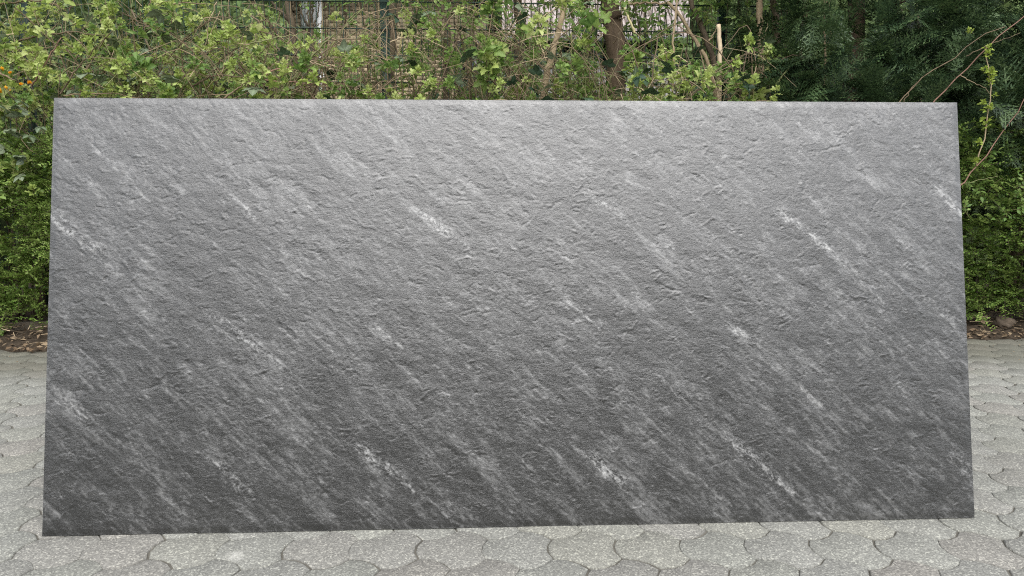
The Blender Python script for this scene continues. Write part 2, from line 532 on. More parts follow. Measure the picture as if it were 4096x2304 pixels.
# ---- planting bed: uneven soil with a ragged front edge
nx_, ny_ = 120, 24
gx = np.linspace(-7, 7, nx_); gt = np.linspace(0, 1, ny_)
X = np.repeat(gx[:, None], ny_, 1)
front = bed_y(gx) + 0.05 * np.sin(gx * 5.1) + 0.035 * np.sin(gx * 13 + 1) + rng.normal(0, 0.012, nx_)
Y = front[:, None] + gt[None] ** 1.3 * 2.6
Z = 0.006 + 0.09 * np.minimum(1, gt[None] * 4) + rng.normal(0, 0.012, (nx_, ny_)) * (gt[None] > 0)
Z[:, 0] = -0.01
i, j = np.meshgrid(np.arange(nx_ - 1), np.arange(ny_ - 1), indexing='ij')
a = (i * ny_ + j).ravel()
F = np.stack([a, a + ny_, a + ny_ + 1, a + 1], 1)
tag(put('soil_bed', mesh('soil_bed', np.stack([X, Y, Z], -1).reshape(-1, 3), F, M['soil'], smooth=True)),
    'brown soil bed with debris at the foot of the hedge', 'soil', None, 'structure')

# ------------------------------------------------------------------ the stone-look panel
def spectral(shape, d, lx, ly, ang, beta=1.6, seed=0):
    """band-limited fractal noise, longest features lx by ly metres, lx along direction ang"""
    g = np.random.default_rng(seed)
    n, m = shape
    w = np.fft.rfft2(g.standard_normal((n, m)))
    ky = np.fft.fftfreq(n, d)[:, None]; kx = np.fft.rfftfreq(m, d)[None]
    c, s = math.cos(ang), math.sin(ang)
    ka = (kx * c + ky * s) * lx; kb = (-kx * s + ky * c) * ly
    f = (1 + ka ** 2 + kb ** 2) ** (-beta / 2 - 0.5)
    out = np.fft.irfft2(w * f, s=(n, m))
    return (out - out.mean()) / out.std()

def smooth(x, a, b):
    t = np.clip((x - a) / (b - a), 0, 1)
    return t * t * (3 - 2 * t)

NU, NV = 934, 434
du = SLAB_W / (NU - 1)
U, Vv = np.meshgrid(np.linspace(0, SLAB_W, NU), np.linspace(0, SLAB_H, NV), indexing='xy')   # (NV, NU)
sh = (NV, NU)
DIAG = R_(-43)
# relief: cleft slate, thin layers broken along wandering edges
warp = spectral(sh, du, 0.12, 0.06, R_(-10), 1.6, 3)
n1 = spectral(sh, du, 0.15, 0.07, R_(-25), 1.35, 4)
n2 = spectral(sh, du, 0.06, 0.032, R_(-8), 1.15, 5)
n3 = spectral(sh, du, 0.25, 0.07, DIAG, 1.4, 6)
def terrace(n, k, w):
    q = n * k; f = np.floor(q)
    return (f + smooth(q - f, 0.5 - w, 0.5 + w)) / k
mask = smooth(spectral(sh, du, 0.2, 0.12, R_(-40), 1.6, 7), -0.8, 0.9)
h = 0.0002 * terrace(n1 + 0.25 * warp, 0.8, 0.025) + 0.00009 * mask * terrace(n2, 0.8, 0.06) + 0.00003 * n3
h += 0.00005 * spectral(sh, du, 0.014, 0.006, -0.1, 0.45, 8) * (0.45 + 0.8 * mask)
for k_, (lx_, ly_, an_, sg_) in enumerate(((0.16, 0.08, 12, 1), (0.14, 0.07, -28, -1), (0.12, 0.07, 20, -1), (0.18, 0.08, -50, 1), (0.06, 0.03, 5, -1), (0.05, 0.025, -15, 1), (0.06, 0.03, 18, 1), (0.05, 0.025, -8, -1))):   # wandering creases
    cn = spectral(sh, du, lx_, ly_, R_(an_), 1.6, 40 + k_)
    gate = smooth(spectral(sh, du, 0.07, 0.05, 0, 1.6, 60 + k_), 0.95, 1.35)
    gy, gx_ = np.gradient(cn, du)
    dist = np.abs(cn) / (np.hypot(gx_, gy) + 1e-3)
    h += sg_ * (0.00085 if k_ < 4 else 0.00032) * np.exp(-(dist / 0.0025) ** 2) * gate
# pigment: diagonal cloudy veining, dark smudges and pale streaks
d1 = spectral(sh, du, 0.36, 0.085, DIAG, 1.3, 21)
d2 = spectral(sh, du, 0.10, 0.028, DIAG, 1.0, 22)
d3 = spectral(sh, du, 0.30, 0.22, DIAG, 1.6, 23)
d4 = spectral(sh, du, 0.03, 0.014, R_(-35), 0.8, 24)
d5 = spectral(sh, du, 0.022, 0.008, DIAG, 0.5, 27)
d6 = spectral(sh, du, 0.05, 0.012, R_(-40), 0.9, 28)
d7 = spectral(sh, du, 0.30, 0.016, DIAG, 1.0, 29)
d8 = spectral(sh, du, 0.5, 0.03, DIAG, 1.2, 30)
pig = 0.378 + 0.066 * d1 + 0.058 * d2 + 0.040 * d3 + 0.034 * d4 + 0.060 * d5 + 0.040 * d6 + 0.044 * d7 + 0.036 * d8
pig = np.where(pig > 0.46, 0.46 + (pig - 0.46) * 0.7, pig)
d9 = spectral(sh, du, 0.17, 0.075, R_(-44), 1.5, 31)
pig += 0.018 - 0.17 * smooth(d9 + 0.35 * d2, 0.3, 1.9) + 0.03 * smooth(-d9, 0.3, 1.8)
pig -= 0.12 * smooth(d3 + 0.8 * d1 + 0.5 * d2, 0.5, 2.2)
spk = spectral(sh, du, 0.010, 0.008, 0, 0.6, 25)
rag = spectral(sh, du, 0.03, 0.012, DIAG, 0.9, 26)
D = 1.59006   # picture coordinates measured on a 2576-wide view
streaks = [  # x0, y0, x1, y1, half width (m), strength, dark speckle
    (1035, 520, 1215, 655, 0.017, 0.34, 1), (1935, 515, 2120, 655, 0.017, 0.34, 1), (130, 535, 268, 655, 0.018, 0.30, 1),
    (515, 780, 690, 905, 0.017, 0.32, 1), (1430, 760, 1605, 890, 0.016, 0.32, 1), (2325, 750, 2440, 830, 0.016, 0.26, 1),
    (880, 1110, 1050, 1235, 0.019, 0.36, 1), (1820, 1100, 1985, 1230, 0.019, 0.36, 1), (135, 980, 230, 1050, 0.018, 0.24, 0),
    (545, 480, 635, 545, 0.018, 0.28, 0), (1465, 480, 1560, 540, 0.016, 0.26, 0), (2350, 470, 2420, 540, 0.018, 0.3, 0),
    (535, 1160, 635, 1240, 0.019, 0.32, 1), (1480, 1145, 1575, 1220, 0.019, 0.34, 1), (2390, 1140, 2460, 1200, 0.017, 0.3, 1),
    (930, 820, 1015, 875, 0.013, 0.30, 0), (1840, 815, 1930, 870, 0.014, 0.28, 0), (1500, 570, 1560, 610, 0.012, 0.12, 0),
    (680, 890, 850, 1060, 0.007, 0.18, 0), (1040, 1225, 1160, 1330, 0.008, 0.18, 0), (1590, 885, 1760, 1050, 0.007, 0.2, 0),
    (1975, 1225, 2090, 1320, 0.008, 0.16, 0), (1200, 640, 1330, 760, 0.007, 0.16, 0), (2105, 645, 2260, 800, 0.007, 0.16, 0),
    (255, 650, 380, 770, 0.007, 0.14, 0), (700, 620, 770, 690, 0.010, 0.18, 0), (1640, 615, 1700, 680, 0.010, 0.18, 0),
    (165, 300, 215, 345, 0.016, 0.14, 0), (1085, 285, 1140, 335, 0.016, 0.12, 0), (2000, 300, 2060, 350, 0.014, 0.12, 0),
    (1100, 970, 1160, 1030, 0.010, 0.18, 0), (2010, 960, 2070, 1030, 0.011, 0.18, 0), (1300, 1150, 1340, 1190, 0.012, 0.2, 0),
    (350, 1165, 400, 1210, 0.013, 0.16, 0), (1770, 1215, 1830, 1260, 0.008, 0.16, 0), (815, 1210, 870, 1260, 0.008, 0.16, 0),
    (400, 420, 560, 600, 0.010, 0.07, 0), (600, 600, 740, 760, 0.010, 0.07, 0), (1330, 420, 1480, 600, 0.010, 0.07, 0),
]
for x0, y0, x1, y1, w, s_, dk in streaks:
    w *= 0.78
    ua, va = slab_uv(x0 * D, y0 * D); ub, vb = slab_uv(x1 * D, y1 * D)
    L_ = math.hypot(ub - ua, vb - va)
    ex, ey = (ub - ua) / L_, (vb - va) / L_
    al = (U - ua) * ex + (Vv - va) * ey
    pe = -(U - ua) * ey + (Vv - va) * ex + 0.004 * d2
    tp = smooth(al, -0.03, L_ * 0.22) * (1 - smooth(al, L_ * 0.75, L_ + 0.05))
    prof = np.exp(-(pe / (w * (0.55 + 0.45 * tp))) ** 2 * 0.8) * tp
    body = np.clip(prof * (0.62 + 0.5 * rag + 0.2 * d5), 0, 1)
    pig += s_ * body
    h += 0.0002 * body
    if dk:
        pig -= 0.42 * smooth(spk + 0.5 * rag, 1.0, 1.7) * np.exp(-(pe / (w * 0.75)) ** 2) * tp
g_ = np.random.default_rng(77)
for k_ in range(70):    # hair-thin veins and dark drags of every length along the grain
    ua, va = g_.uniform(-0.2, SLAB_W), g_.uniform(0, SLAB_H + 0.2)
    L_ = g_.choice([0.08, 0.15, 0.3, 0.55]) * g_.uniform(0.7, 1.3); an = R_(g_.uniform(-51, -31))
    ex, ey = math.cos(an), math.sin(an); w = g_.uniform(0.0022, 0.007)
    al = (U - ua) * ex + (Vv - va) * ey
    pe = -(U - ua) * ey + (Vv - va) * ex + 0.006 * d2 + 0.002 * rag
    tp = smooth(al, 0, L_ * 0.4) * (1 - smooth(al, L_ * 0.5, L_))
    pig += g_.choice([0.16, 0.10, -0.12, 0.07]) * np.exp(-(pe / w) ** 2) * tp * np.clip(0.65 + 0.5 * rag, 0, 1.4)
pig = np.clip(pig, 0.02, 1)

ms_, N, L, b = new_mat('printed_slate_laminate')
at_ = N.new('ShaderNodeAttribute'); at_.attribute_name = 'pigment'
tc = N.new('ShaderNodeTexCoord')
fn = noise(N, L, tc.outputs['Object'], 260, 4, 0.7)
f = math_n(N, L, 'ADD', at_.outputs['Fac'], math_n(N, L, 'MULTIPLY', math_n(N, L, 'SUBTRACT', fn.outputs['Fac'], 0.5), 0.16))
cr = ramp(N, [(0.08, (0.004, 0.004, 0.004)), (0.24, (0.006, 0.006, 0.0061)), (0.40, (0.022, 0.022, 0.0222)), (0.55, (0.085, 0.085, 0.085)), (0.95, (0.36, 0.36, 0.355))])
L.new(f, cr.inputs[0]); L.new(cr.outputs[0], b.inputs['Base Color'])
b.inputs['Roughness'].default_value = 0.31
b.inputs['IOR'].default_value = 2.05
b.inputs['Specular IOR Level'].default_value = 0.5
mpb = N.new('ShaderNodeMapping'); mpb.inputs['Scale'].default_value = (0.85, 2.1, 1.0); mpb.inputs['Rotation'].default_value = (0, 0, 0.06)
L.new(tc.outputs['Object'], mpb.inputs['Vector'])
fb = noise(N, L, mpb.outputs[0], 150, 5, 0.8)
pat = noise(N, L, tc.outputs['Object'], 9, 3, 0.6)
pr_ = ramp(N, [(0.34, (0.75, 0.75, 0.75)), (0.6, (1, 1, 1))]); L.new(pat.outputs['Fac'], pr_.inputs[0])
bpn = bump(N, L, fb.outputs['Fac'], 0.8, 0.0013, b)
L.new(pr_.outputs[0], bpn.inputs['Strength'])
M['slate'] = ms_
M['core'] = plain_mat('laminate_core', (0.16, 0.16, 0.165), 0.6, 0.1, 20)

i, j = np.meshgrid(np.arange(NV - 1), np.arange(NU - 1), indexing='ij')
a = (i * NU + j).ravel()
Fq = np.stack([a, a + 1, a + NU + 1, a + NU], 1)
edge_fade = np.minimum.reduce([U, SLAB_W - U, Vv, SLAB_H - Vv])
h = h - h.min()
hv = 0.0012 + h * (0.35 + 0.65 * smooth(edge_fade, 0, 0.02))
SV = np.stack([U - SLAB_W / 2, Vv, hv], -1).reshape(-1, 3)
panel_m = Matrix(((SE[0], SU[0], SN[0], SLAB_B[0]), (SE[1], SU[1], SN[1], SLAB_B[1]), (SE[2], SU[2], SN[2], SLAB_B[2]), (0, 0, 0, 1)))
t_ = 0.0045
bx = [(sx * SLAB_W / 2, y_, z_) for z_ in (-t_, 0.0010) for y_ in (0.0, SLAB_H) for sx in (-1, 1)]
core = put('stone_panel', mesh('stone_panel', bx, np.array([[0, 1, 5, 4], [2, 6, 7, 3], [0, 2, 3, 1], [4, 5, 7, 6], [0, 4, 6, 2], [1, 3, 7, 5]]), M['core']))
core.matrix_world = panel_m
tag(core, 'large dark grey slate-look panel with pale diagonal streaks leaning on the paving', 'panel')
face = bpy.data.objects.new('slate_face', mesh('slate_face', SV, Fq, M['slate'], {'pigment': pig.ravel()}, True))
COL.objects.link(face); face.parent = core

# ------------------------------------------------------------------ leaf templates  (V, F, attributes)
def leaflet(Ln, W, n=5, fold=0.35, droop=0.25, serr=0.18, pleat=0.0, tip=1.0):
    t = np.linspace(0, 1, n + 1)
    w = 0.5 * W * np.sin(math.pi * t ** 0.75) ** 0.75
    w[0] = 0.04 * W; w[-1] = 0.0
    alt = np.where(np.arange(n + 1) % 2 == 0, 1, -1)
    we = w * (1 + serr * alt)
    ye = t * Ln + 0.5 * serr * alt * Ln / n
    z = -droop * Ln * t ** 2
    mid = np.stack([np.zeros(n + 1), t * Ln, z], 1)
    zl = z + fold * we + pleat * alt * W
    lf = np.stack([-we, ye, zl], 1); rt = np.stack([we, ye, zl], 1)
    V = np.stack([lf, mid, rt], 1).reshape(-1, 3)
    F = []
    for k in range(n):
        a = 3 * k
        F += [(a, a + 1, a + 4), (a + 1, a + 2, a + 5)]
        if k < n - 1: F += [(a, a + 4, a + 3), (a + 1, a + 5, a + 4)]
    V = V[:-3].tolist() + [V[-2].tolist()]
    nv = len(V)
    last = 3 * n
    F = [tuple(min(i, last) if i != last + 1 else last for i in f) for f in F]
    F = [f for f in F if len(set(f)) == 3]
    V = np.array(V)
    vein = np.tile([0, 1.0, 0], n + 1)[:nv]; vein[-1] = 1
    return V, np.array(F), {'stem': np.zeros(nv), 'vein': vein}

def compound(Ln, W, k=3, petiole=0.5, **kw):
    parts = [tube(spline([(0, 0, 0), (0, petiole * Ln * 0.6, 0.06 * Ln), (0, petiole * Ln, 0.0)], 4), 0.025 * Ln, 3, caps=False)]
    base = np.array([0, petiole * Ln, 0.0])
    parts.append(xf(leaflet(Ln, W, **kw), rot_m(0.1, 0, 0), base))
    for s in (-1, 1):
        parts.append(xf(leaflet(Ln * 0.85, W * 0.85, **kw), rot_m(0.0, s * 0.25, -s * R_(68)), base))
        if k >= 5:
            parts.append(xf(leaflet(Ln * 0.6, W * 0.6, **kw), rot_m(-0.1, s * 0.3, -s * R_(120)), base))
    return join(parts)

def young_sprig(seed):
    g = np.random.default_rng(seed)
    parts = [tube(spline([(0, 0, -0.05), (0.004, 0.003, 0.0), (0, 0, 0.035)], 4), [0.0022, 0.0012], 3, caps=False)]
    n = int(g.integers(6, 9))
    for q in range(n):
        lv = q / (n - 1)
        Ln = (0.047 - 0.026 * lv) * g.uniform(0.85, 1.2)
        c = compound(Ln, Ln * g.uniform(0.62, 0.8), 3 if g.random() < 0.7 else 5, g.uniform(0.35, 0.7), n=5, fold=g.uniform(0.25, 0.6),
                     droop=g.uniform(0.15, 0.5), serr=0.3, pleat=0.045)
        parts.append(xf(c, rot_m(R_(15 + 60 * lv) + g.normal(0, 0.2), g.normal(0, 0.25), q * 2.4 + g.normal(0, 0.3)), (0, 0, -0.02 + 0.055 * lv)))
    return join(parts)

def old_leaf(seed):
    g = np.random.default_rng(seed)
    Ln = 0.075
    return compound(Ln, Ln * g.uniform(0.62, 0.74), 3 if g.random() < 0.75 else 5, 0.5, n=9, fold=g.uniform(0.08, 0.3), droop=g.uniform(0.1, 0.4), serr=0.10, pleat=0.022)

def pinnate(seed):
    g = np.random.default_rng(seed)
    Lx = 0.15
    P = spline([(0, 0, 0), (0, Lx * 0.5, 0.015), (0, Lx, -0.02)], 5)
    parts = [tube(P, [0.0022, 0.001], 3, caps=False)]
    for q, y in enumerate((0.4, 0.7)):
        for s in (-1, 1):
            l = leaflet(0.062 * g.uniform(0.85, 1.15), 0.03, n=4, fold=0.3, droop=0.35, serr=0.12)
            parts.append(xf(l, rot_m(g.normal(0, 0.15), s * 0.3, -s * R_(62)), (0, Lx * y, 0.01)))
    parts.append(xf(leaflet(0.07, 0.034, n=4, fold=0.3, droop=0.3, serr=0.12), rot_m(0, 0, 0), (0, Lx, -0.02)))
    return join(parts)

def leaf_tuft(seed):
    """upright shoot tip with several pinnate leaves"""
    g = np.random.default_rng(seed)
    parts = [tube(spline([(0, 0, -0.12), (0.01, 0, -0.04), (0, 0, 0.03)], 4), [0.003, 0.0015], 3, caps=False)]
    for q in range(5):
        parts.append(xf(pinnate(seed * 7 + q), rot_m(R_(g.uniform(0, 55)), g.normal(0, 0.2), q * 2.4 + g.normal(0, 0.3)), (0, 0, -0.1 + 0.03 * q), g.uniform(0.55, 0.95)))
    return join(parts)

def box_spray(seed):
    g = np.random.default_rng(seed)
    Lx = g.uniform(0.16, 0.26)
    P = spline([(0, 0, 0), (g.normal(0, 0.02), Lx * 0.5, 0.02), (g.normal(0, 0.03), Lx, -0.03 + g.normal(0, 0.02))], 8)
    parts = [tube(P, [0.0018, 0.0008], 3, caps=False)]
    n = int(Lx / 0.0135)
    q4 = (np.array([(0, 0, 0), (0.5, 0.45, 0.12), (0, 1, 0.0), (-0.5, 0.45, 0.12)]), np.array([[0, 1, 2], [0, 2, 3]]), {'stem': np.zeros(4), 'vein': np.zeros(4)})
    for k in range(n):
        t = (k + 0.5) / n
        p = np.array([np.interp(t, np.linspace(0, 1, 8), P[:, c]) for c in range(3)])
        for s in (-1, 1):
            ln = g.uniform(0.017, 0.026)
            T = (q4[0] * np.array([ln * 0.62, ln, ln]), q4[1], q4[2])
            parts.append(xf(T, rot_m(g.normal(0.25, 0.3), s * g.uniform(0, 0.5), -s * R_(g.uniform(45, 75))), p))
    # two side twigs
    for s in (-1, 1):
        y = g.uniform(0.25, 0.5)
        p = np.array([0, Lx * y, 0.015])
        for k in range(6):
            for s2 in (-1, 1):
                ln = g.uniform(0.015, 0.021)
                T = (q4[0] * np.array([ln * 0.62, ln, ln]), q4[1], q4[2])
                M_ = rot_m(0, 0, -s * R_(48))
                parts.append(xf(xf(T, rot_m(g.normal(0.2, 0.3), 0, -s2 * R_(60)), (0, 0.013 * (k + 1), 0.002 * k)), M_, p))
    return join(parts)

def cypress_frond(seed, n=11, step=0.017, bw=0.0028):
    g = np.random.default_rng(seed)
    Lx = g.uniform(0.19, 0.27)
    quad = []
    def blade(p, d, ln, w):
        d = d / np.linalg.norm(d); sd_ = np.cross(d, (0, 0, 1.0)); sd_ /= np.linalg.norm(sd_) + 1e-9
        quad.append(np.array([p, p + d * ln * 0.45 + sd_ * w, p + d * ln, p + d * ln * 0.45 - sd_ * w]))
    def bend(p):
        return np.array([p[0], p[1], -0.9 * p[1] ** 2 - 1.5 * p[0] ** 2])
    for k in range(n):
        y = Lx * (0.06 + 0.9 * k / n)
        blade(bend((0, y, 0)), np.array([0, 1, -1.8 * y]), Lx / n * 1.4, bw)
        for s in (-1, 1):
            ln = (0.105 * math.sin(math.pi * (0.12 + 0.86 * k / n)) ** 0.8 + 0.01) * g.uniform(0.75, 1.15)
            a = R_(g.uniform(38, 52))
            m = max(2, int(ln / step))
            for q in range(m):
                t = q / m
                x = s * math.sin(a) * ln * t; yy = y + math.cos(a) * ln * t
                blade(bend((x, yy, 0)), np.array([s * math.sin(a), math.cos(a), -0.15]), ln / m * 1.25, bw)
                for s2 in (-1, 1):
                    a2 = a * s + s2 * R_(42)
                    blade(bend((x, yy, 0)), np.array([math.sin(a2), math.cos(a2), -0.1 + g.normal(0, 0.15)]), 0.024 * (1 - 0.55 * t) * g.uniform(0.8, 1.2), bw)
    V = np.concatenate(quad)
    k = np.arange(len(quad))[:, None] * 4
    F = np.concatenate([k + np.array([[0, 1, 2]]), k + np.array([[0, 2, 3]])])
    return V, F, {'stem': np.zeros(len(V)), 'vein': np.zeros(len(V))}

def simple_leaf(seed):
    g = np.random.default_rng(seed)
    return leaflet(0.07, 0.038, n=2, fold=g.uniform(0.1, 0.5), droop=g.uniform(0, 0.5), serr=0.0)

def frame_to(direction, roll=0.0):
    """rotation whose local +Y is the given direction and whose +Z leans upward"""
    y = np.asarray(direction, float); y = y / np.linalg.norm(y)
    up = np.array([0, 0, 1.0]) if abs(y[2]) < 0.95 else np.array([0, -1.0, 0])
    x = np.cross(y, up); x /= np.linalg.norm(x); z = np.cross(x, y)
    Mx = np.stack([x, y, z], 1)
    c, s = math.cos(roll), math.sin(roll)
    return Mx @ np.array([[c, 0, s], [0, 1, 0], [-s, 0, c]])

T_young = [young_sprig(100 + k) for k in range(7)]
T_old = [old_leaf(200 + k) for k in range(5)]
T_tuft = [leaf_tuft(300 + k) for k in range(5)]
T_box = [box_spray(400 + k) for k in range(6)]
T_cyp = [cypress_frond(500 + k, 8, 0.028, 0.0040) for k in range(5)]
T_cyp2 = [cypress_frond(550 + k, 7, 0.036, 0.0048) for k in range(4)]
T_simple = [simple_leaf(600 + k) for k in range(4)]
def meshes(name, T, mat, smooth=False): return [mesh(name, V, F, mat, A, smooth) for V, F, A in T]
ME = {
    'young': meshes('young_leaf_cluster', T_young, M['young']),
    'mid': meshes('leaf_cluster', T_young, M['mid']),
    'old': meshes('leaf', T_old, M['old']),
    'darkold': meshes('leaf', T_old, M['darkleaf']),
    'tuft': meshes('leaf_shoot', T_tuft, M['mid']),
    'box': meshes('leafy_spray', T_box, M['box']),
    'cyp': meshes('frond', T_cyp, M['cypress']),
    'cyplit': meshes('frond', T_cyp, M['cyplit']),
    'vine': meshes('leaf_cluster', T_young, M['vine']),
    'deadleaf': meshes('dead_leaf', T_old, M['dead']),
}

def sprig_rot(tilt=0.6):
    t = abs(rng.normal(0, tilt))
    az = rng.uniform(0, 2 * math.pi)
    Mx = rot_m(0, 0, rng.uniform(0, 6.28))
    Mt = rot_m(t * math.cos(az) + 0.35, t * math.sin(az), 0)     # leans a little to the light
    return Matrix((Mt @ Mx).tolist())

def leaf_rot():
    d = np.array([rng.normal(0, 1), -abs(rng.normal(0.5, 0.5)), rng.normal(-0.1, 0.5)])
    return Matrix(frame_to(d, rng.normal(0, 0.5)).tolist()) @ Matrix.Rotation(rng.normal(0.3, 0.3), 3, 'X')

def cane(parent, pts, r, mat, name='cane', n=14, jit=0.004, sides=6, wob=0.06):
    P = spline(pts, n, jit)
    V, F, A = tube(P, r, sides, wob)
    b0 = P[0].copy()
    me = mesh(name, V - b0, F, mat, None, True)
    return put(name, me, parent, b0)

def px_path(pp, Y):
    """picture way-points -> points at depths Y (one number or one per point)"""
    Ys = np.full(len(pp), Y) if np.isscalar(Y) else Y
    return [at(x, y, d) for (x, y), d in zip(pp, Ys)]

# ------------------------------------------------------------------ fence
fy = lambda x: 5.66 + (x + 2) * 0.047
fence = thing('wire_fence', (0, fy(0), 0), 'dark green double-wire mesh fence behind the brambles', 'fence')
x0f, x1f, ztop = -5.4, 2.2, 2.44
vw = mesh('vertical_wire', *tube(spline([(0, 0, 0.03), (0, 0, ztop)], 2), 0.0028, 5)[:2], M['wire'])
for x in np.arange(x0f, x1f, 0.05):
    put('vertical_wire', vw, fence, (x, fy(x), 0))
LF = math.hypot(x1f - x0f, fy(x1f) - fy(x0f))
hw = mesh('horizontal_wire', *tube(spline([(0, 0, 0), (LF, 0, 0)], 2), 0.0036, 5)[:2], M['wire'])
ang = math.atan2(fy(x1f) - fy(x0f), x1f - x0f)
for k in range(13):
    for s in (-1, 1):
        put('horizontal_wire', hw, fence, (x0f, fy(x0f) + s * 0.006, 0.03 + k * 0.2), (0, 0, ang))
def box_geo(sx, sy, sz, bev=0.0):
    V = np.array([(x, y, z) for z in (0, sz) for y in (-sy / 2, sy / 2) for x in (-sx / 2, sx / 2)], float)
    F = np.array([[0, 2, 3, 1], [4, 5, 7, 6], [0, 1, 5, 4], [2, 6, 7, 3], [0, 4, 6, 2], [1, 3, 7, 5]])
    return V, F
pm = mesh('post', *box_geo(0.06, 0.04, 2.48), M['wire'])
for x in (-3.71, -0.99, 1.66):
    put('post', pm, fence, (x, fy(x) + 0.035, 0), (0, 0, ang))

# ------------------------------------------------------------------ houses beyond the fence
YA = 14.0
hA = thing('brick_house', (-3.0, YA, 0), 'tan brick house wall behind the fence, white downpipe on its front', 'house')
xa0, xa1 = -6.2, -0.55
V, F = box_geo(xa1 - xa0, 5.0, 5.4)
put('wall', mesh('wall', V, F, M['mortar']), hA, ((xa0 + xa1) / 2, YA + 2.5, 0))
bm_ = mesh('brick', *box_geo(0.232, 0.05, 0.066), M['brick'])
BW, BH = 0.24, 0.0745
fp, fpk = [], []
cnt = 0
bV, bF = box_geo(0.232, 0.05, 0.066)
bT = (bV, np.concatenate([bF[:, [0, 1, 2]], bF[:, [0, 2, 3]]]), {'stem': np.zeros(8)})
for r in range(0, 72):
    for c in range(0, 24):
        x = xa0 + 0.12 + (c + 0.5 * (r % 2)) * BW
        z = 0.02 + r * BH
        if x > xa1 - 0.1: continue
        px, py, _ = project((x, YA, z))
        jx, jy = rng.normal(0, 0.0015), rng.normal(0, 0.002)
        if 1020 < px < 1640 and -10 < py < 420 and cnt < 300:
            put('brick', bm_, hA, (x + jx, YA + 0.012 + jy, z)); cnt += 1
        else:
            fp.append((x + jx, YA + 0.012 + jy, z))
fp = np.array(fp)
V, F, A = scatter([bT], fp, np.repeat(np.eye(3)[None], len(fp), 0), np.ones(len(fp)), np.zeros(len(fp), int))
o = put('brickwork', mesh('brickwork', V, F, M['brick']), hA); o['kind'] = 'stuff'
# roof with overhang
V = np.array([(xa0 - .4, YA - 0.75, 4.95), (xa1 + .3, YA - 0.75, 4.95), (xa1 + .3, YA + 2.5, 7.3), (xa0 - .4, YA + 2.5, 7.3),
              (xa0 - .4, YA - 0.75, 4.75), (xa1 + .3, YA - 0.75, 4.75), (xa1 + .3, YA + 5.7, 4.75), (xa0 - .4, YA + 5.7, 4.75)])
put('roof', mesh('roof', V, [(0, 1, 2, 3), (4, 5, 1, 0), (4, 7, 6, 5), (3, 2, 6, 7), (5, 6, 2, 1), (4, 0, 3, 7)], M['boards']), hA)
dp = at(1282, 200, YA - 0.1)
put('downpipe', mesh('downpipe', *tube(spline([(0, 0, 0.1), (0, 0, 2.6), (0, 0, 4.9)], 8), 0.055, 12)[:2], M['white'], None, True), hA, (dp[0], YA - 0.09, 0))
# white louvred shutter with slats and a dark window
sh0, sh1 = at(1203, 0, YA)[0], at(1268, 0, YA)[0]
zs = at(1240, 118, YA)[2]
shut = put('shutter', mesh('shutter', *box_geo(sh1 - sh0, 0.04, 1.4), M['white']), hA, ((sh0 + sh1) / 2, YA - 0.045, zs))
slm = mesh('slat', *box_geo(0.055, 0.02, 1.3), M['white'])
for k in range(4):
    put('slat', slm, shut, (sh0 + 0.05 + k * (sh1 - sh0 - 0.1) / 3, YA - 0.075, zs + 0.05))
def window(parent, x0, x1, z0, z1, Yf, fr=0.06, fmat='frame'):
    w = put('window', mesh('window', *box_geo(x1 - x0, 0.03, z1 - z0), M['glass']), parent, ((x0 + x1) / 2, Yf - 0.012, z0))
    parts = []
    for (a0, a1, b0, b1) in ((x0, x1, z0 - fr, z0), (x0, x1, z1, z1 + fr), (x0 - fr, x0, z0 - fr, z1 + fr), (x1, x1 + fr, z0 - fr, z1 + fr), ((x0 + x1) / 2 - fr / 2, (x0 + x1) / 2 + fr / 2, z0, z1)):
        Vb, Fb = box_geo(a1 - a0, 0.06, b1 - b0)
        parts.append((Vb + np.array([(a0 + a1) / 2, Yf - 0.03, b0]), np.concatenate([Fb[:, [0, 1, 2]], Fb[:, [0, 2, 3]]]), {'s': np.zeros(8)}))
    Vf, Ff, _ = join(parts)
    put('frame', mesh('frame', Vf, Ff, M[fmat]), w)
pa, pb = at(1845, 385, YA), at(1985, 180, YA)
window(hA, pa[0], pb[0], pa[2], pb[2], YA - 0.02)
pa, pb = at(1900, 60, YA), at(1990, -60, YA)
window(hA, pa[0], pb[0], pa[2], pb[2], YA - 0.02)

YB = 22.0
hB = thing('tiled_house', (4.0, YB, 0), 'house with grey-pink tiled roof glimpsed between the trunks', 'house')
xb0, xb1 = -1.4, 9.0
V, F = box_geo(xb1 - xb0, 6, 5.6)
put('wall', mesh('wall', V, F, M['render']), hB, ((xb0 + xb1) / 2, YB + 3, 0))
eave = at(2300, 150, YB - 0.6)
ze = eave[2]
SLP = R_(38)
V = np.array([(xb0 - .4, YB - 0.6, ze), (xb1 + .4, YB - 0.6, ze), (xb1 + .4, YB + 3.2, ze + 3.8 * math.tan(SLP)), (xb0 - .4, YB + 3.2, ze + 3.8 * math.tan(SLP)),
              (xb0 - .4, YB - 0.6, ze - 0.12), (xb1 + .4, YB - 0.6, ze - 0.12), (xb1 + .4, YB + 7, ze - 0.12), (xb0 - .4, YB + 7, ze - 0.12)])
roofB = put('roof', mesh('roof', V, [(0, 1, 2, 3), (4, 5, 1, 0), (4, 7, 6, 5), (3, 2, 6, 7), (5, 6, 2, 1), (4, 0, 3, 7)], M['boards']), hB)
tw, tl = 0.2, 0.30
xs = np.linspace(-0.5, 0.5, 6)
prof = 0.05 * np.cos(xs * 2 * math.pi * 0.95)
tv = np.concatenate([np.c_[xs * tw, np.zeros(6), prof], np.c_[xs * tw, np.full(6, tl + 0.03), prof - 0.02], np.c_[xs * tw, np.zeros(6), prof - 0.03]])
tf = []
for k in range(5): tf += [(k, k + 1, 7 + k), (k, 7 + k, 6 + k), (12 + k, 13 + k, 1 + k), (12 + k, 1 + k, k)]
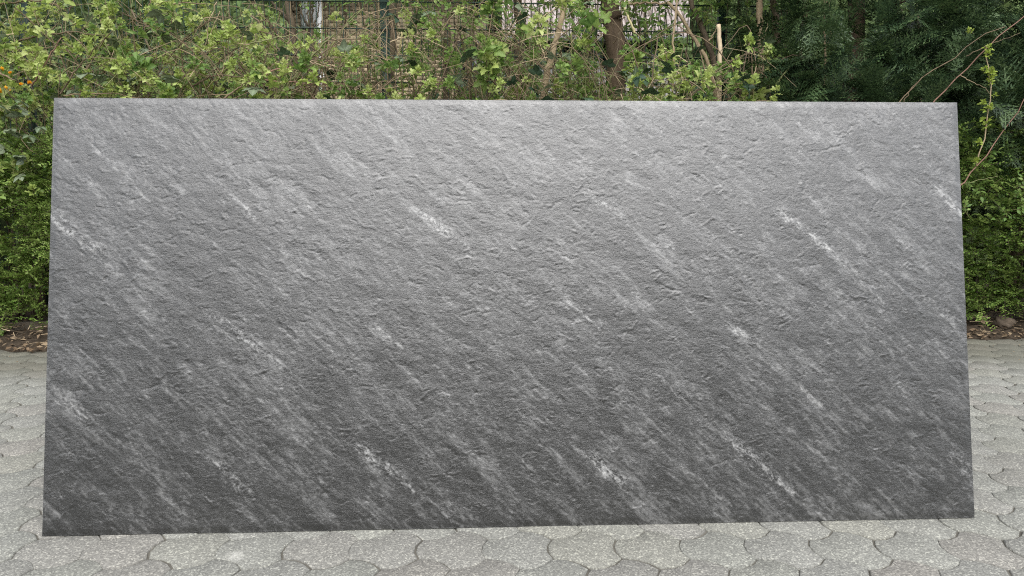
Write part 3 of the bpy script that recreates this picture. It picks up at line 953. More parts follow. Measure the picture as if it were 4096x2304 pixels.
tT = (tv, np.array(tf), {'stem': np.zeros(len(tv))})
Mt = rot_m(SLP, 0, 0)
tme = mesh('roof_tile', tv, tT[1], M['tile'])
fp, cnt = [], 0
for r in range(0, 13):
    for c in range(0, int((xb1 - xb0) / tw)):
        x = xb0 + (c + 0.5) * tw
        s = 0.02 + r * tl
        p = (x, YB - 0.6 + s * math.cos(SLP), ze + s * math.sin(SLP) + 0.05)
        px, py, _ = project(p)
        if 2000 < px < 3020 and py > -25 and cnt < 300:
            put('roof_tile', tme, roofB, p, (SLP + rng.normal(0, .01), rng.normal(0, .01), 0)); cnt += 1
        else: fp.append(p)
fp = np.array(fp)
V, F, A = scatter([tT], fp, np.repeat(Mt[None], len(fp), 0), np.ones(len(fp)), np.zeros(len(fp), int))
o = put('roof_tiling', mesh('roof_tiling', V, F, M['tile']), roofB); o['kind'] = 'stuff'
put('gutter', mesh('gutter', *tube(spline([(xb0 - .4, 0, 0), (xb1 + .4, 0, 0)], 2), 0.07, 8)[:2], M['gutter'], None, True), hB, (0, YB - 0.66, ze - 0.05))
for (p0, p1) in (((2150, 258), (2330, 172)), ((2410, 258), (2560, 172)), ((2640, 258), (2790, 172)), ((2900, 258), (3030, 172))):
    a0, a1 = at(p0[0], p0[1], YB), at(p1[0], p1[1], YB)
    window(hB, a0[0], a1[0], a0[2], a1[2], YB - 0.02, 0.08)

# ------------------------------------------------------------------ shrubs and trees in the garden behind
def blob_points(c, r, n, shell=0.55):
    d = rng.standard_normal((n, 3)); d /= np.linalg.norm(d, axis=1)[:, None]
    rad = (shell + (1 - shell) * rng.random(n)) * (1 + 0.22 * np.sin(d[:, 0] * 5 + d[:, 2] * 4) + 0.12 * np.sin(d[:, 1] * 9 + d[:, 2] * 7))
    return np.asarray(c) + d * rad[:, None] * np.asarray(r)

def rand_frames(n, tilt=0.9):
    return np.array([frame_to((rng.normal(0, 1), rng.normal(-0.4, 0.8), rng.normal(-0.15, 0.6)), rng.normal(0, tilt)) for _ in range(n)])

def garden_shrub(name, px, py, Y, r, n, label, scale=1.3, mat='far', trunk_h=None):
    c = at(px, py, Y)
    t = thing(name, (c[0], Y, 0), label, 'tree' if 'tree' in name else 'shrub', 'plants in the garden beyond the fence')
    pts = np.concatenate([blob_points(c + rng.normal(0, 0.35, 3) * np.asarray(r), np.asarray(r) * rng.uniform(0.35, 0.6), n // 8) for _ in range(8)])
    m = len(pts)
    V, F, A = scatter(T_simple, pts, rand_frames(m), rng.uniform(0.7, 1.4, m) * scale, rng.integers(0, 4, m))
    o = put('crown', mesh('crown', V, F, M[mat], A), t); o['kind'] = 'stuff'
    for k in range(5):
        top = c + rng.normal(0, 0.3, 3) * np.asarray(r)
        cane(t, [(c[0] + rng.normal(0, .12), Y + rng.normal(0, .12), 0), (c[0] + rng.normal(0, .2), Y, c[2] * 0.5), top], [0.035, 0.008], M['bark'], 'stem', 8, 0.02)
    return t
garden_shrub('garden_shrub', 80, 120, 8.2, (1.7, 0.8, 1.5), 6500, 'pale green garden shrub behind the fence at the far left')
garden_shrub('garden_shrub', 620, 150, 8.8, (1.7, 0.8, 1.5), 6500, 'light green garden shrub behind the fence, left of the brick wall')
garden_shrub('garden_shrub', 980, 330, 8.0, (0.8, 0.5, 0.9), 2200, 'low green shrub behind the fence, left of the white downpipe')
garden_shrub('garden_tree', -250, -200, 11.5, (2.6, 1.4, 2.6), 6500, 'tall leafy garden tree far back in the left corner', 1.8)
garden_shrub('garden_tree', 560, -230, 12.5, (2.8, 1.4, 2.4), 6500, 'tall leafy garden tree far behind the left stretch of fence', 1.8)
garden_shrub('garden_shrub', 2950, 240, 9.0, (1.1, 0.6, 1.0), 2600, 'light green garden shrub behind the pale bare stick')
garden_shrub('garden_shrub', 3250, 200, 9.5, (1.3, 0.7, 1.6), 3000, 'green garden shrub behind the left side of the conifer', 1.4)
garden_shrub('garden_shrub', 2120, 360, 9.5, (0.9, 0.5, 0.7), 1600, 'low garden shrub in front of the tiled house, behind the leaning stump')
garden_shrub('garden_tree', 3700, -100, 12.0, (3.0, 1.5, 3.2), 6000, 'garden tree far behind the dark conifer', 1.8)

def tall_hedge(xr, Y, zt, label, n, face=1):
    """clipped hedge: closed twiggy body with a shell of leaves"""
    t = thing('tall_hedge', ((xr[0] + xr[1]) / 2, Y, 0), label, 'hedge', 'tall hedges far behind the fence')
    nx2, nz2 = int((xr[1] - xr[0]) / 0.25), int(zt / 0.25)
    gx2, gz2 = np.meshgrid(np.linspace(*xr, nx2), np.linspace(0, zt, nz2), indexing='ij')
    V = np.concatenate([np.stack([gx2, np.full_like(gx2, Y) + rng.normal(0, .07, gx2.shape), gz2], -1).reshape(-1, 3), np.stack([gx2, np.full_like(gx2, Y + 1.2 * face), gz2], -1).reshape(-1, 3)])
    i2, j2 = np.meshgrid(np.arange(nx2 - 1), np.arange(nz2 - 1), indexing='ij')
    a2 = (i2 * nz2 + j2).ravel(); F2 = np.stack([a2, a2 + nz2, a2 + nz2 + 1, a2 + 1], 1)
    o2 = nx2 * nz2
    rim = [(k * nz2 + nz2 - 1, (k + 1) * nz2 + nz2 - 1, o2 + (k + 1) * nz2 + nz2 - 1, o2 + k * nz2 + nz2 - 1) for k in range(nx2 - 1)]
    put('body', mesh('body', V, np.concatenate([F2, F2[:, ::-1] + o2, np.array(rim)]), M['hedgebody']), t)
    P = np.stack([rng.uniform(*xr, n), Y - face * np.abs(rng.normal(0, 0.16, n)) + face * 0.05, rng.uniform(0.8, zt + .15, n)], 1)
    V, F, A = scatter(T_simple, P, rand_frames(n), rng.uniform(1.2, 2.2, n), rng.integers(0, 4, n))
    o = put('foliage', mesh('foliage', V, F, M['far'], A), t); o['kind'] = 'stuff'
tall_hedge((-30, -6.3), 14.5, 6.6, 'tall green hedge at the very back on the left', 9000)
tall_hedge((-6.9, -3.9), 11.6, 5.6, 'green hedge between the left garden shrubs and the brick house', 4500)
tall_hedge((-15, -5.0), 5.9, 2.9, 'hedge running on to the left beyond the picture', 5000)
tall_hedge((5.1, 15), 6.2, 3.4, 'hedge running on to the right beyond the picture', 5000)
tall_hedge((3.3, 26), 12.5, 6.6, 'tall green hedge far behind the dark conifers', 9000)

tall_hedge((-16, 16), -9.5, 5.4, 'unseen tall hedge added behind the camera to darken the lower panel reflection', 5000, -1)  # added out of view; its reflection gives the panel the light-to-dark fade

# ------------------------------------------------------------------ tree trunks and stems of the thicket
def trunk_tree(name, pp, Y, w_px, mat, label, branches=(), crown=0, cat='tree', extend=True, leafmat='mid', top_r=0.6):
    """pp: way-points of the stem in the picture, top to bottom; it runs on down to the ground and up out of the frame"""
    pts = px_path(pp, Y)
    r = 0.5 * w_px * Y / FPX
    low = pts[-1].copy(); d = (pts[-1] - pts[0]); d /= -d[2]
    foot = low + d * min(low[2], 3) * 0.4; foot[2] = 0.02
    ctrl = pts + [np.array([(low[0] + foot[0]) / 2, Y, low[2] * 0.5]), foot]
    if extend:
        u = pts[0] - pts[min(1, len(pts) - 1)]; u /= np.linalg.norm(u)
        u = u * 0.6 + np.array([0, 0, 0.5]); u /= np.linalg.norm(u)
        ctrl = [pts[0] + u * 1.5, pts[0] + u * 0.7] + ctrl
    t = thing(name, foot, label, cat, 'trunks in the thicket')
    P = spline(ctrl[::-1], 26, r * 0.10)
    V, F, A = tube(P, [r * 1.25, r * 1.05, r, r * 0.9, r * (top_r if extend else 0.85)], 10, 0.07)
    put('trunk', mesh('trunk', V - foot, F, M[mat], None, True), t, foot)
    for (bp, bY, bw, bmat) in branches:
        cane(t, px_path(bp, bY), [0.5 * bw * Y / FPX, 0.28 * bw * Y / FPX], M[bmat], 'branch', 14, 0.006, 8, 0.08)
    if crown:
        c = np.array([ctrl[0][0], Y, 2.95])
        pts2 = blob_points(c, (0.8, 0.6, 0.55), crown, 0.2)
        m = len(pts2)
        V, F, A = scatter(T_simple, pts2, rand_frames(m), rng.uniform(0.8, 1.3, m), rng.integers(0, 4, m))
        o = put('crown', mesh('crown', V, F, M[leafmat], A), t); o['kind'] = 'stuff'
    return t

trunk_tree('tree', [(1150, 0), (1165, 80), (1172, 170), (1185, 330)], 5.95, 27, 'bark', 'grey-brown leaning tree stem just left of the white downpipe',
           [([(1168, 90), (1120, 40), (1062, -15)], 5.95, 16, 'bark'), ([(1172, 60), (1176, 20), (1172, -40)], 5.97, 12, 'bark'), ([(1175, 200), (1090, 110), (1000, -5)], 6.0, 12, 'bark_dark')], 500)
trunk_tree('pollard_tree', [(1247, 104), (1250, 180), (1262, 290), (1270, 400)], 6.0, 20, 'bark', 'pollarded stem with a fan of thin shoots before the white shutter',
           [([(1247, 108), (1215, 80), (1203, 30), (1208, -40)], 6.0, 9, 'bark'), ([(1247, 106), (1232, 60), (1230, -40)], 6.0, 8, 'bark'), ([(1250, 106), (1250, 40), (1249, -40)], 6.0, 8, 'bark'),
            ([(1253, 106), (1268, 60), (1277, -30)], 6.0, 7, 'bark'), ([(1252, 110), (1285, 90), (1340, 30)], 6.0, 5, 'bark')], 0, extend=False)
trunk_tree('tree', [(1572, -5), (1568, 120), (1558, 260), (1552, 420)], 5.9, 44, 'bark', 'shaggy grey-brown trunk in front of the right end of the tan brick wall',
           [([(1560, 110), (1500, 150), (1455, 170)], 5.9, 13, 'bark_dark')], 900)
trunk_tree('tree', [(1788, 75), (1790, 150), (1788, 260), (1785, 420)], 5.85, 28, 'bark', 'forked brown trunk left of the dark window, opening into a V at the top',
           [([(1789, 85), (1768, 30), (1752, -50)], 5.85, 22, 'bark'), ([(1790, 80), (1808, 30), (1825, -50)], 5.85, 18, 'bark')], 700, extend=False)
trunk_tree('broken_stump', [(2259, 22), (2247, 75), (2222, 170), (2198, 260), (2180, 330)], 5.55, 24, 'bark_tan', 'tan broken stem leaning right with a splintered top', [], 0, 'stump', extend=False)
trunk_tree('tree', [(2072, -5), (2078, 120), (2080, 240), (2070, 420)], 6.2, 36, 'bark', 'brown trunk half hidden by leaves, left of the leaning broken stem', [], 500)
trunk_tree('slender_tree', [(2343, -5), (2345, 60), (2350, 180), (2345, 400)], 6.1, 18, 'bark', 'straight thin brown stem between the broken stem and the thick dark trunk', [], 350)
trunk_tree('tree', [(2440, -5), (2452, 100), (2460, 220), (2462, 420)], 5.8, 74, 'bark_dark', 'thickest dark brown trunk, right of the picture centre',
           [([(2460, 18), (2540, 14), (2662, 12)], 5.6, 11, 'bark_tan'), ([(2490, 110), (2475, 150), (2470, 250), (2485, 300)], 5.6, 6, 'bark'), ([(2500, 70), (2478, 110), (2475, 200)], 5.58, 5, 'bark')], 900)
trunk_tree('leaning_tree', [(2668, 8), (2715, 55), (2760, 130), (2800, 190), (2845, 300)], 5.7, 14, 'bark_tan', 'thin tan stem bending down to the right from a level branch', [], 0, 'tree', extend=False)
trunk_tree('slender_tree', [(2765, -5), (2780, 45), (2815, 130), (2835, 190), (2862, 290)], 5.75, 20, 'bark', 'knobbly brown stem slanting down to the right near the pale bare stick', [([(2835, 165), (2850, 140), (2868, 110)], 5.7, 7, 'bark_tan')], 350)
trunk_tree('slender_tree', [(2708, -5), (2698, 100), (2690, 180), (2694, 250)], 5.5, 8, 'bark_tan', 'very thin tan stem standing upright left of the slanting stems', [], 0)
trunk_tree('bare_stick', [(2874, 98), (2879, 160), (2880, 220), (2876, 340)], 5.35, 18, 'bare', 'pale cream stick stripped of its bark', [], 0, 'stick', extend=False)
trunk_tree('slender_tree', [(2958, -5), (2962, 100), (2960, 180), (2955, 300)], 5.9, 16, 'bark', 'thin brown stem right of the pale bare stick', [], 400)
trunk_tree('tree', [(3036, -5), (3038, 80), (3040, 160), (3046, 300)], 5.5, 25, 'bark_tan', 'lit tan trunk with smooth bark at the left edge of the conifer', [([(3048, 180), (3062, 140), (3070, 95)], 5.45, 5, 'bark_tan')], 500)
trunk_tree('tree', [(3095, -5), (3100, 60), (3104, 150), (3108, 300)], 5.8, 27, 'bark', 'rough brown trunk just left of the conifer foliage', [], 400)
trunk_tree('slender_tree', [(3215, -5), (3212, 60), (3208, 130), (3205, 260)], 5.5, 14, 'bark', 'slim bare stem among the left fronds of the conifer', [([(3224, -5), (3226, 60), (3222, 110)], 5.5, 6, 'bark_tan')], 0)
trunk_tree('slender_tree', [(3296, -5), (3296, 70), (3298, 130), (3300, 300)], 5.4, 8, 'bark_tan', 'two thin tan stems rising close together within the conifer', [([(3308, -5), (3318, 40), (3330, 90), (3322, 130), (3306, 190)], 5.4, 7, 'bark_tan')], 0)
trunk_tree('lichen_stick', [(2492, 24), (2510, 60), (2526, 100), (2539, 134)], 5.3, 10, 'lichen', 'yellow lichen-covered broken stick hanging beside the thickest trunk', [([(2539, 130), (2558, 145), (2572, 166)], 5.3, 4, 'drytwig')], 0, 'stick', extend=False) if False else None
ls = thing('lichen_stick', at(2539, 134, 5.3), 'yellow lichen-covered broken stick hanging beside the thickest trunk', 'stick')
cane(ls, px_path([(2488, 14), (2510, 60), (2526, 100), (2539, 134)], 5.35), [0.007, 0.0085, 0.0095], M['lichen'], 'stick', 12, 0.002, 8, 0.1)
cane(ls, px_path([(2539, 130), (2558, 145), (2572, 166)], 5.35), [0.003, 0.0015], M['drytwig'], 'twig', 8, 0.001, 5)

# ------------------------------------------------------------------ brambles
# stems that stand free of leaves in the picture: x, from y, to y, half width
FREE = [(1172, 0, 120, 26), (1250, 0, 112, 62), (1565, 60, 250, 34), (1790, 20, 150, 30), (2245, 20, 120, 24), (2215, 120, 230, 26), (2190, 225, 300, 26),
        (2455, 30, 370, 46), (2345, 0, 95, 20), (2700, 0, 110, 30), (2760, 60, 190, 34), (2815, 60, 200, 36), (2878, 95, 285, 24), (3040, 0, 170, 26), (3100, 0, 100, 26), (2078, 0, 120, 22),
        (2280, 60, 110, 25)]
def free_of(px, py):
    for (x, a, b_, w) in FREE:
        if abs(px - x) < w * 1.35 and a < py < b_: return rng.random() < 0.04
    return True
def in_view_z(px, py, Y): return at(px, py, Y)

def bramble(label, px_rng, n_young, n_mid, n_old, n_dark, canes, y_bias, depth=(4.65, 5.5), tangle=140, extra_old=()):
    cx = at(sum(px_rng) / 2, 300, 5.1)[0]
    t = thing('bramble_bush', (cx, 5.0, 0.08), label, 'bush', 'brambles along the fence')
    def spot():
        for _ in range(20):
            px = rng.uniform(*px_rng)
            py = y_bias(rng.random())
            if free_of(px, py): break
        return at(px, py, rng.uniform(*depth))
    for kind, n, nm in (('young', n_young, 'leaf_cluster'), ('mid', n_mid, 'leaf_cluster')):
        for _ in range(n):
            put(nm, ME[kind][int(rng.integers(7))], t, spot(), sprig_rot(), float(np.exp(rng.normal(-0.12, 0.3))))
    for kind, n in (('old', n_old), ('darkold', n_dark)):
        for _ in range(n):
            put('leaf', ME[kind][int(rng.integers(5))], t, spot(), leaf_rot(), rng.uniform(0.75, 1.3))
    for (px, py, Y, s) in extra_old:
        put('leaf', ME['old'][int(rng.integers(5))], t, at(px, py, Y), leaf_rot(), s * 0.8)
    for (pp, Y, w, mat) in canes:
        Ym = Y if np.isscalar(Y) else Y[0]
        cane(t, px_path(pp, Y), [0.5 * w * Ym / FPX, 0.4 * w * Ym / FPX, 0.25 * w * Ym / FPX], M[mat])
    # tangle of fine dry and green twigs
    parts = {'drytwig': [], 'cane': [], 'cane_green': []}
    for k in range(int(tangle * 2.2)):
        p = spot() + np.array([0, rng.uniform(0, 0.25), -0.1])
        d = np.array([rng.normal(0, 0.7), rng.normal(0, 0.3), rng.normal(0.2, 0.6)])
        d = d / np.linalg.norm(d) * rng.uniform(0.15, 0.55)
        sag = np.array([0, 0, rng.uniform(-0.02, 0.1)])
        parts[('drytwig', 'cane', 'cane_green')[int(rng.integers(3))]].append(tube(spline([p - d / 2, p + sag, p + d / 2], 5), [rng.uniform(0.0014, 0.0042), 0.001], 3, caps=False))
    for mt, pr in parts.items():
        if pr:
            V, F, A = join(pr)
            o = put('twigs', mesh('twigs', V, F, M[mt]), t); o['kind'] = 'stuff'
    # arching canes rooted in the bed
    for k in range(14):
        px = rng.uniform(*px_rng)
        a0 = at(px, 300, 5.2); a1 = at(px + rng.normal(0, 250), rng.uniform(60, 330), rng.uniform(4.8, 5.4))
        cane(t, [(a0[0], 5.15, 0.08), (a0[0] + 0.3 * (a1[0] - a0[0]), 5.1, a1[2] * 0.75), a1, a1 + np.array([rng.normal(0, .25), -0.1, -0.25])], [0.006, 0.004, 0.002], M['cane'])
    return t

lo = lambda a, b, g=1.0: (lambda u: a + (b - a) * u ** g)
bramble('bright young bramble at the left edge, above the small orange flowers', (-380, 470), 205, 50, 40, 0,
        [([(125, 345), (160, 290), (190, 235), (245, 150)], 4.75, 7, 'cane_pink'), ([(228, 398), (290, 300), (330, 255), (420, 150)], 4.75, 7, 'cane'),
         ([(60, 170), (150, 145), (230, 131), (300, 130), (420, 142)], 5.0, 8, 'cane'), ([(-60, 30), (40, 8), (130, 3), (200, 15), (265, 45)], 5.0, 8, 'cane'),
         ([(60, 30), (120, 80), (190, 150), (250, 200)], 4.95, 5, 'cane'), ([(215, 310), (290, 270), (380, 245), (480, 220)], 4.8, 6, 'cane_green'),
         ([(-30, 285), (20, 300), (60, 320)], 4.6, 9, 'cane'), ([(-30, 250), (60, 250), (130, 265)], 4.9, 6, 'cane'), ([(60, 215), (110, 245), (150, 265)], 4.8, 5, 'cane'),
         ([(270, 130), (320, 165), (350, 200)], 4.9, 5, 'cane'), ([(235, 390), (330, 375), (480, 378), (560, 400)], 4.7, 6, 'cane')],
        lo(-160, 470, 0.75), extra_old=[(60, 395, 4.5, 1.1), (95, 420, 4.48, 1.1), (45, 450, 4.5, 1.1), (85, 480, 4.48, 1.2), (60, 510, 4.5, 1.0), (20, 500, 4.5, 1.1), (110, 530, 4.5, 1.0), (55, 540, 4.48, 1.1),
                                        (90, 560, 4.5, 1.0), (150, 570, 4.5, 1.0), (35, 600, 4.5, 1.0), (75, 620, 4.5, 1.1), (115, 650, 4.5, 1.0), (170, 500, 4.5, 0.9), (130, 460, 4.5, 1.0), (15, 560, 4.52, 1.1), (100, 690, 4.5, 1.0)])
bramble('bright young bramble sprawling over the left half of the wire fence', (430, 1040), 140, 40, 46, 0,
        [([(735, 345), (800, 280), (880, 220), (1010, 170)], 4.85, 6, 'cane_green'), ([(770, 345), (830, 310), (880, 302), (1000, 310)], 4.9, 8, 'cane'),
         ([(490, 50), (560, 90), (600, 115), (660, 165)], 5.1, 6, 'cane'), ([(655, 40), (720, 10), (800, 15), (880, 20), (960, 30)], 5.2, 5, 'cane'),
         ([(868, 8), (840, 80), (828, 130), (826, 205)], 5.0, 4, 'drytwig'), ([(880, 45), (850, 110), (840, 150), (832, 205)], 5.0, 3, 'drytwig'),
         ([(600, 0), (590, 60), (575, 130)], 5.1, 4, 'cane'), ([(690, 60), (680, 130), (650, 250), (630, 300)], 5.05, 4, 'cane'),
         ([(1000, 20), (930, 90), (880, 160), (830, 220)], 5.1, 3, 'cane'), ([(885, 295), (905, 235), (940, 200)], 4.9, 4, 'drytwig'), ([(895, 395), (950, 355), (1010, 320)], 4.8, 8, 'cane')],
        lo(-120, 470, 0.6), tangle=170)
bramble('loose bramble with a thick green cane, below the white downpipe', (1000, 1480), 34, 42, 10, 4,
        [([(1115, 396), (1170, 320), (1215, 268), (1270, 200), (1335, 138)], 4.95, 13, 'cane_green'), ([(1038, 314), (1080, 290), (1130, 272), (1215, 266)], 4.9, 7, 'cane_pink'),
         ([(1038, 314), (1130, 325), (1260, 335), (1430, 336)], 4.92, 6, 'cane_pink'), ([(1150, 396), (1215, 330), (1290, 240), (1340, 165)], 5.15, 10, 'bark_moss'),
         ([(1000, 175), (1090, 155), (1190, 138)], 4.9, 5, 'cane_green'), ([(1000, 60), (1060, 110), (1120, 200), (1150, 225)], 5.5, 8, 'bark'), ([(1190, 300), (1215, 330), (1255, 395)], 5.3, 22, 'bark_tan'),
         ([(1240, 245), (1290, 262), (1330, 275)], 4.9, 5, 'drytwig'), ([(1280, 250), (1330, 248), (1375, 268)], 5.0, 5, 'cane'), ([(1410, 226), (1450, 227), (1505, 222), (1580, 250)], 5.0, 4, 'drytwig')],
        lo(20, 470, 0.7), tangle=150)
bramble('leafy bramble with an arching tan cane, in front of the forked trunk', (1440, 1980), 36, 55, 16, 10,
        [([(1560, 170), (1600, 152), (1640, 143), (1700, 152), (1784, 194)], 4.95, 6, 'drytwig'), ([(1736, 392), (1775, 300), (1812, 200), (1850, 110), (1960, -30)], 4.85, 6, 'cane'),
         ([(1612, 25), (1603, 60), (1625, 110), (1640, 150), (1645, 200)], 5.0, 4, 'cane_green'), ([(1605, 130), (1600, 190), (1592, 230)], 5.0, 9, 'lichen'),
         ([(1640, 200), (1680, 215), (1710, 255)], 4.95, 4, 'drytwig'), ([(1880, 150), (1875, 250), (1890, 330), (1905, 400)], 5.0, 5, 'bark_moss'),
         ([(1885, 155), (1910, 175), (1930, 190)], 4.95, 5, 'drytwig'), ([(1888, 207), (1910, 220), (1936, 229)], 4.95, 5, 'bare'), ([(1450, 390), (1520, 330), (1560, 330)], 4.9, 5, 'cane'), ([(1550, 40), (1500, 110), (1450, 160)], 5.2, 4, 'cane')],
        lo(-60, 470, 0.75), tangle=150)
bramble('dense green bramble around the leaning broken stem', (1940, 2520), 30, 60, 18, 22,
        [([(2000, 0), (2060, 55), (2090, 80), (2105, 100)], 5.2, 5, 'cane'), ([(2110, 110), (2090, 170), (2070, 250)], 5.1, 5, 'cane_green'), ([(2145, 80), (2190, 55), (2235, 25), (2290, 0)], 5.2, 5, 'drytwig'),
         ([(2285, 130), (2285, 250), (2285, 390)], 5.0, 6, 'bark_moss'), ([(2320, 240), (2370, 320), (2400, 400)], 5.0, 6, 'cane_green'), ([(2200, 350), (2270, 310), (2330, 275)], 5.0, 4, 'cane'),
         ([(2150, 155), (2170, 205), (2185, 240)], 5.0, 6, 'bark_tan'), ([(2040, 270), (2070, 310), (2090, 335)], 5.0, 5, 'cane')],
        lo(-60, 470, 0.75), tangle=150)
bramble('low bright bramble with dark older leaves, below the pale bare stick', (2480, 3110), 62, 40, 16, 42,
        [([(2530, 320), (2560, 350), (2615, 400)], 4.85, 5, 'drytwig'), ([(2805, 270), (2806, 320), (2808, 360)], 4.8, 4, 'cane'), ([(3010, 348), (3012, 310), (3026, 265)], 4.8, 6, 'bark_tan'), ([(3100, 345), (3125, 310), (3155, 270)], 4.8, 9, 'cane_green')],
        lo(130, 470, 0.42), tangle=120)

# upper leaves of the thicket: leafy shoots hanging between the trunks
def thicket(label, px_rng, py_rng, n, n_shoot, Yr=(5.5, 6.6)):
    cx = at(sum(px_rng) / 2, 300, 6)[0]
    t = thing('sapling_thicket', (cx, 6.1, 0.05), label, 'shrub', 'saplings behind the fence')
    for _ in range(n):
        for _q in range(20):
            px, py = rng.uniform(*px_rng), rng.uniform(*py_rng)
            if free_of(px, py): break
        p = at(px, py, rng.uniform(*Yr))
        put('leaf_shoot', ME['tuft'][int(rng.integers(5))], t, p, sprig_rot(0.8), rng.uniform(0.7, 1.25))
    for _ in range(n_shoot):
        px = rng.uniform(*px_rng); Y = rng.uniform(5.75, 6.6)
        a1 = at(px + rng.normal(0, 30), rng.uniform(-80, 120), Y); a0 = at(px, 420, Y)
        cane(t, [(a0[0] + rng.normal(0, .1), Y, 0.0), a0, a1 + np.array([0, 0, .2])], [0.009, 0.007, 0.003], M[('bark', 'bark_tan', 'bark_moss', 'bark_dark')[int(rng.integers(4))]], 'stem', 10, 0.012)
    return t
thicket('slender upright saplings with few leaves, in front of the tan brick wall', (1010, 1560), (-80, 430), 34, 30)
thicket('leafy saplings around the forked trunk', (1540, 2060), (-80, 420), 60, 18)
thicket('leafy saplings in front of the tiled roof', (2040, 2600), (-80, 420), 95, 22)
thicket('leafy saplings between the slanting stems and the conifer', (2560, 3150), (-80, 330), 58, 14)

# ------------------------------------------------------------------ orange-flowered shrub at the left edge
k0 = at(-20, 330, 4.55)
kerria = thing('flowering_shrub', (k0[0], 4.6, 0.05), 'shrub with small orange-yellow flowers at the left edge of the picture', 'shrub')
petal = leaflet(0.016, 0.011, n=2, fold=0.3, droop=-0.3, serr=0)
fl = []
for q in range(16):
    fl.append(xf(petal, rot_m(R_(10 + 65 * (q / 16)), 0, q * 2.4), (0, 0, 0)))
flm = mesh('flower', *join(fl)[:2], M['petal'], join(fl)[2])
for (px, py, s) in ((4, 276, 1.1), (44, 293, 0.95), (86, 340, 1.05), (117, 333, 1.1), (4, 360, 1.9), (42, 362, 0.5), (-60, 320, 1.4), (-110, 390, 1.4), (-40, 420, 1.2), (20, 352, 1.0)):
    p = at(px, py, 4.42)
    put('flower', flm, kerria, p, (R_(50) + rng.normal(0, .3), rng.normal(0, .4), rng.uniform(0, 6)), s)
for k in range(14):
    x = at(rng.uniform(-200, 120), 300, 4.5)[0]
    cane(kerria, [(x, 4.98, 0.08), (x + rng.normal(0, .1), 4.92, 1.0), (x + rng.normal(0, .25), 4.5, rng.uniform(1.5, 1.85))], [0.003, 0.0025, 0.0015], M['cane'], 'stem', 10, 0.01)
for k in range(26):
    p = at(rng.uniform(-220, 60), rng.uniform(260, 520), rng.uniform(4.45, 4.7))
    put('leaf_cluster', ME['mid'][int(rng.integers(7))], kerria, p, sprig_rot(), rng.uniform(0.6, 0.9))

# ------------------------------------------------------------------ small-leaved evergreen shrubs at both sides
def evergreen(label, xr, Y0, ztop, n, first):
    t = thing('evergreen_shrub', ((xr[0] + xr[1]) / 2, Y0, 0.05), label, 'shrub', 'small-leaved evergreen shrubs')
    P, Mx, S_ = [], [], []
    for k in range(n):
        x = rng.uniform(*xr); z = rng.uniform(0.22, ztop) if rng.random() < 0.9 else rng.uniform(0.12, 0.25)
        bulge = 0.16 * math.sin(x * 4.2 + z * 3.0) + 0.1 * math.sin(x * 9 + z * 8)
        y = Y0 - 0.02 - 0.12 * math.sin(math.pi * min(1, z / ztop)) + bulge * 0.5 + abs(rng.normal(0, 0.14))
        d = np.array([rng.normal(0, 0.55), -0.75, rng.normal(0.28, 0.42)])
        P.append((x, y, z)); Mx.append(frame_to(d, rng.normal(0, 0.5))); S_.append(rng.uniform(0.75, 1.2))
    P, Mx, S_ = np.array(P), np.array(Mx), np.array(S_)
    px, py, _ = project(P)
    vis = ((px > -40) & (px < 215)) | ((px > 3830) & (px < 4140))
    order = np.argsort(np.where(vis, 0, 100) + P[:, 1])
    for q in order[:first]:
        put('leafy_spray', ME['box'][int(rng.integers(6))], t, P[q], Matrix(Mx[q].tolist()), S_[q])
    rest = order[first:]
    V, F, A = scatter(T_box, P[rest], Mx[rest], S_[rest], rng.integers(0, 6, len(rest)))
    o = put('foliage', mesh('foliage', V, F, M['box'], A), t); o['kind'] = 'stuff'
    for k in range(16):
        x = rng.uniform(xr[0] + .1, xr[1] - .1)
        cane(t, [(x, Y0 + .25, 0.05), (x + rng.normal(0, .12), Y0 + .2, ztop * .5), (x + rng.normal(0, .25), Y0 + .1, ztop * .95)], [0.011, 0.006, 0.002], M['bark_dark'], 'stem', 8, 0.01)
    for k in range(7):
        x = rng.uniform(*xr); z = rng.uniform(.3, ztop)
        cane(t, [(x, Y0 - .02, z), (x + rng.normal(0, .12), Y0 - .1, z + rng.uniform(.05, .2)), (x + rng.normal(0, .2), Y0 - .12, z + rng.uniform(-.05, .35))], [0.003, 0.0012], M['drytwig'], 'dry_twig', 7, 0.004)
    return t
evergreen('small-leaved glossy evergreen shrub left of the panel, above the soil', (-4.3, -1.9), 4.72, 1.32, 2100, 290)
evergreen('small-leaved glossy evergreen shrub right of the panel, below the conifer', (1.9, 4.4), 4.97, 1.36, 2100, 290)

# middle of the hedge, mostly behind the panel
t = thing('evergreen_shrub', (0, 5.2, 0.05), 'dark low shrubbery behind the panel, between the two side shrubs', 'shrub', 'small-leaved evergreen shrubs')
n = 1000
P = np.stack([rng.uniform(-2, 2, n), 4.95 + np.abs(rng.normal(0, 0.25, n)), rng.uniform(0.15, 1.35, n)], 1)
V, F, A = scatter(T_box, P, np.array([frame_to((rng.normal(0, .5), -.8, rng.normal(.3, .4))) for _ in range(n)]), rng.uniform(1, 1.5, n), rng.integers(0, 6, n))
o = put('foliage', mesh('foliage', V, F, M['box'], A), t); o['kind'] = 'stuff'
del t

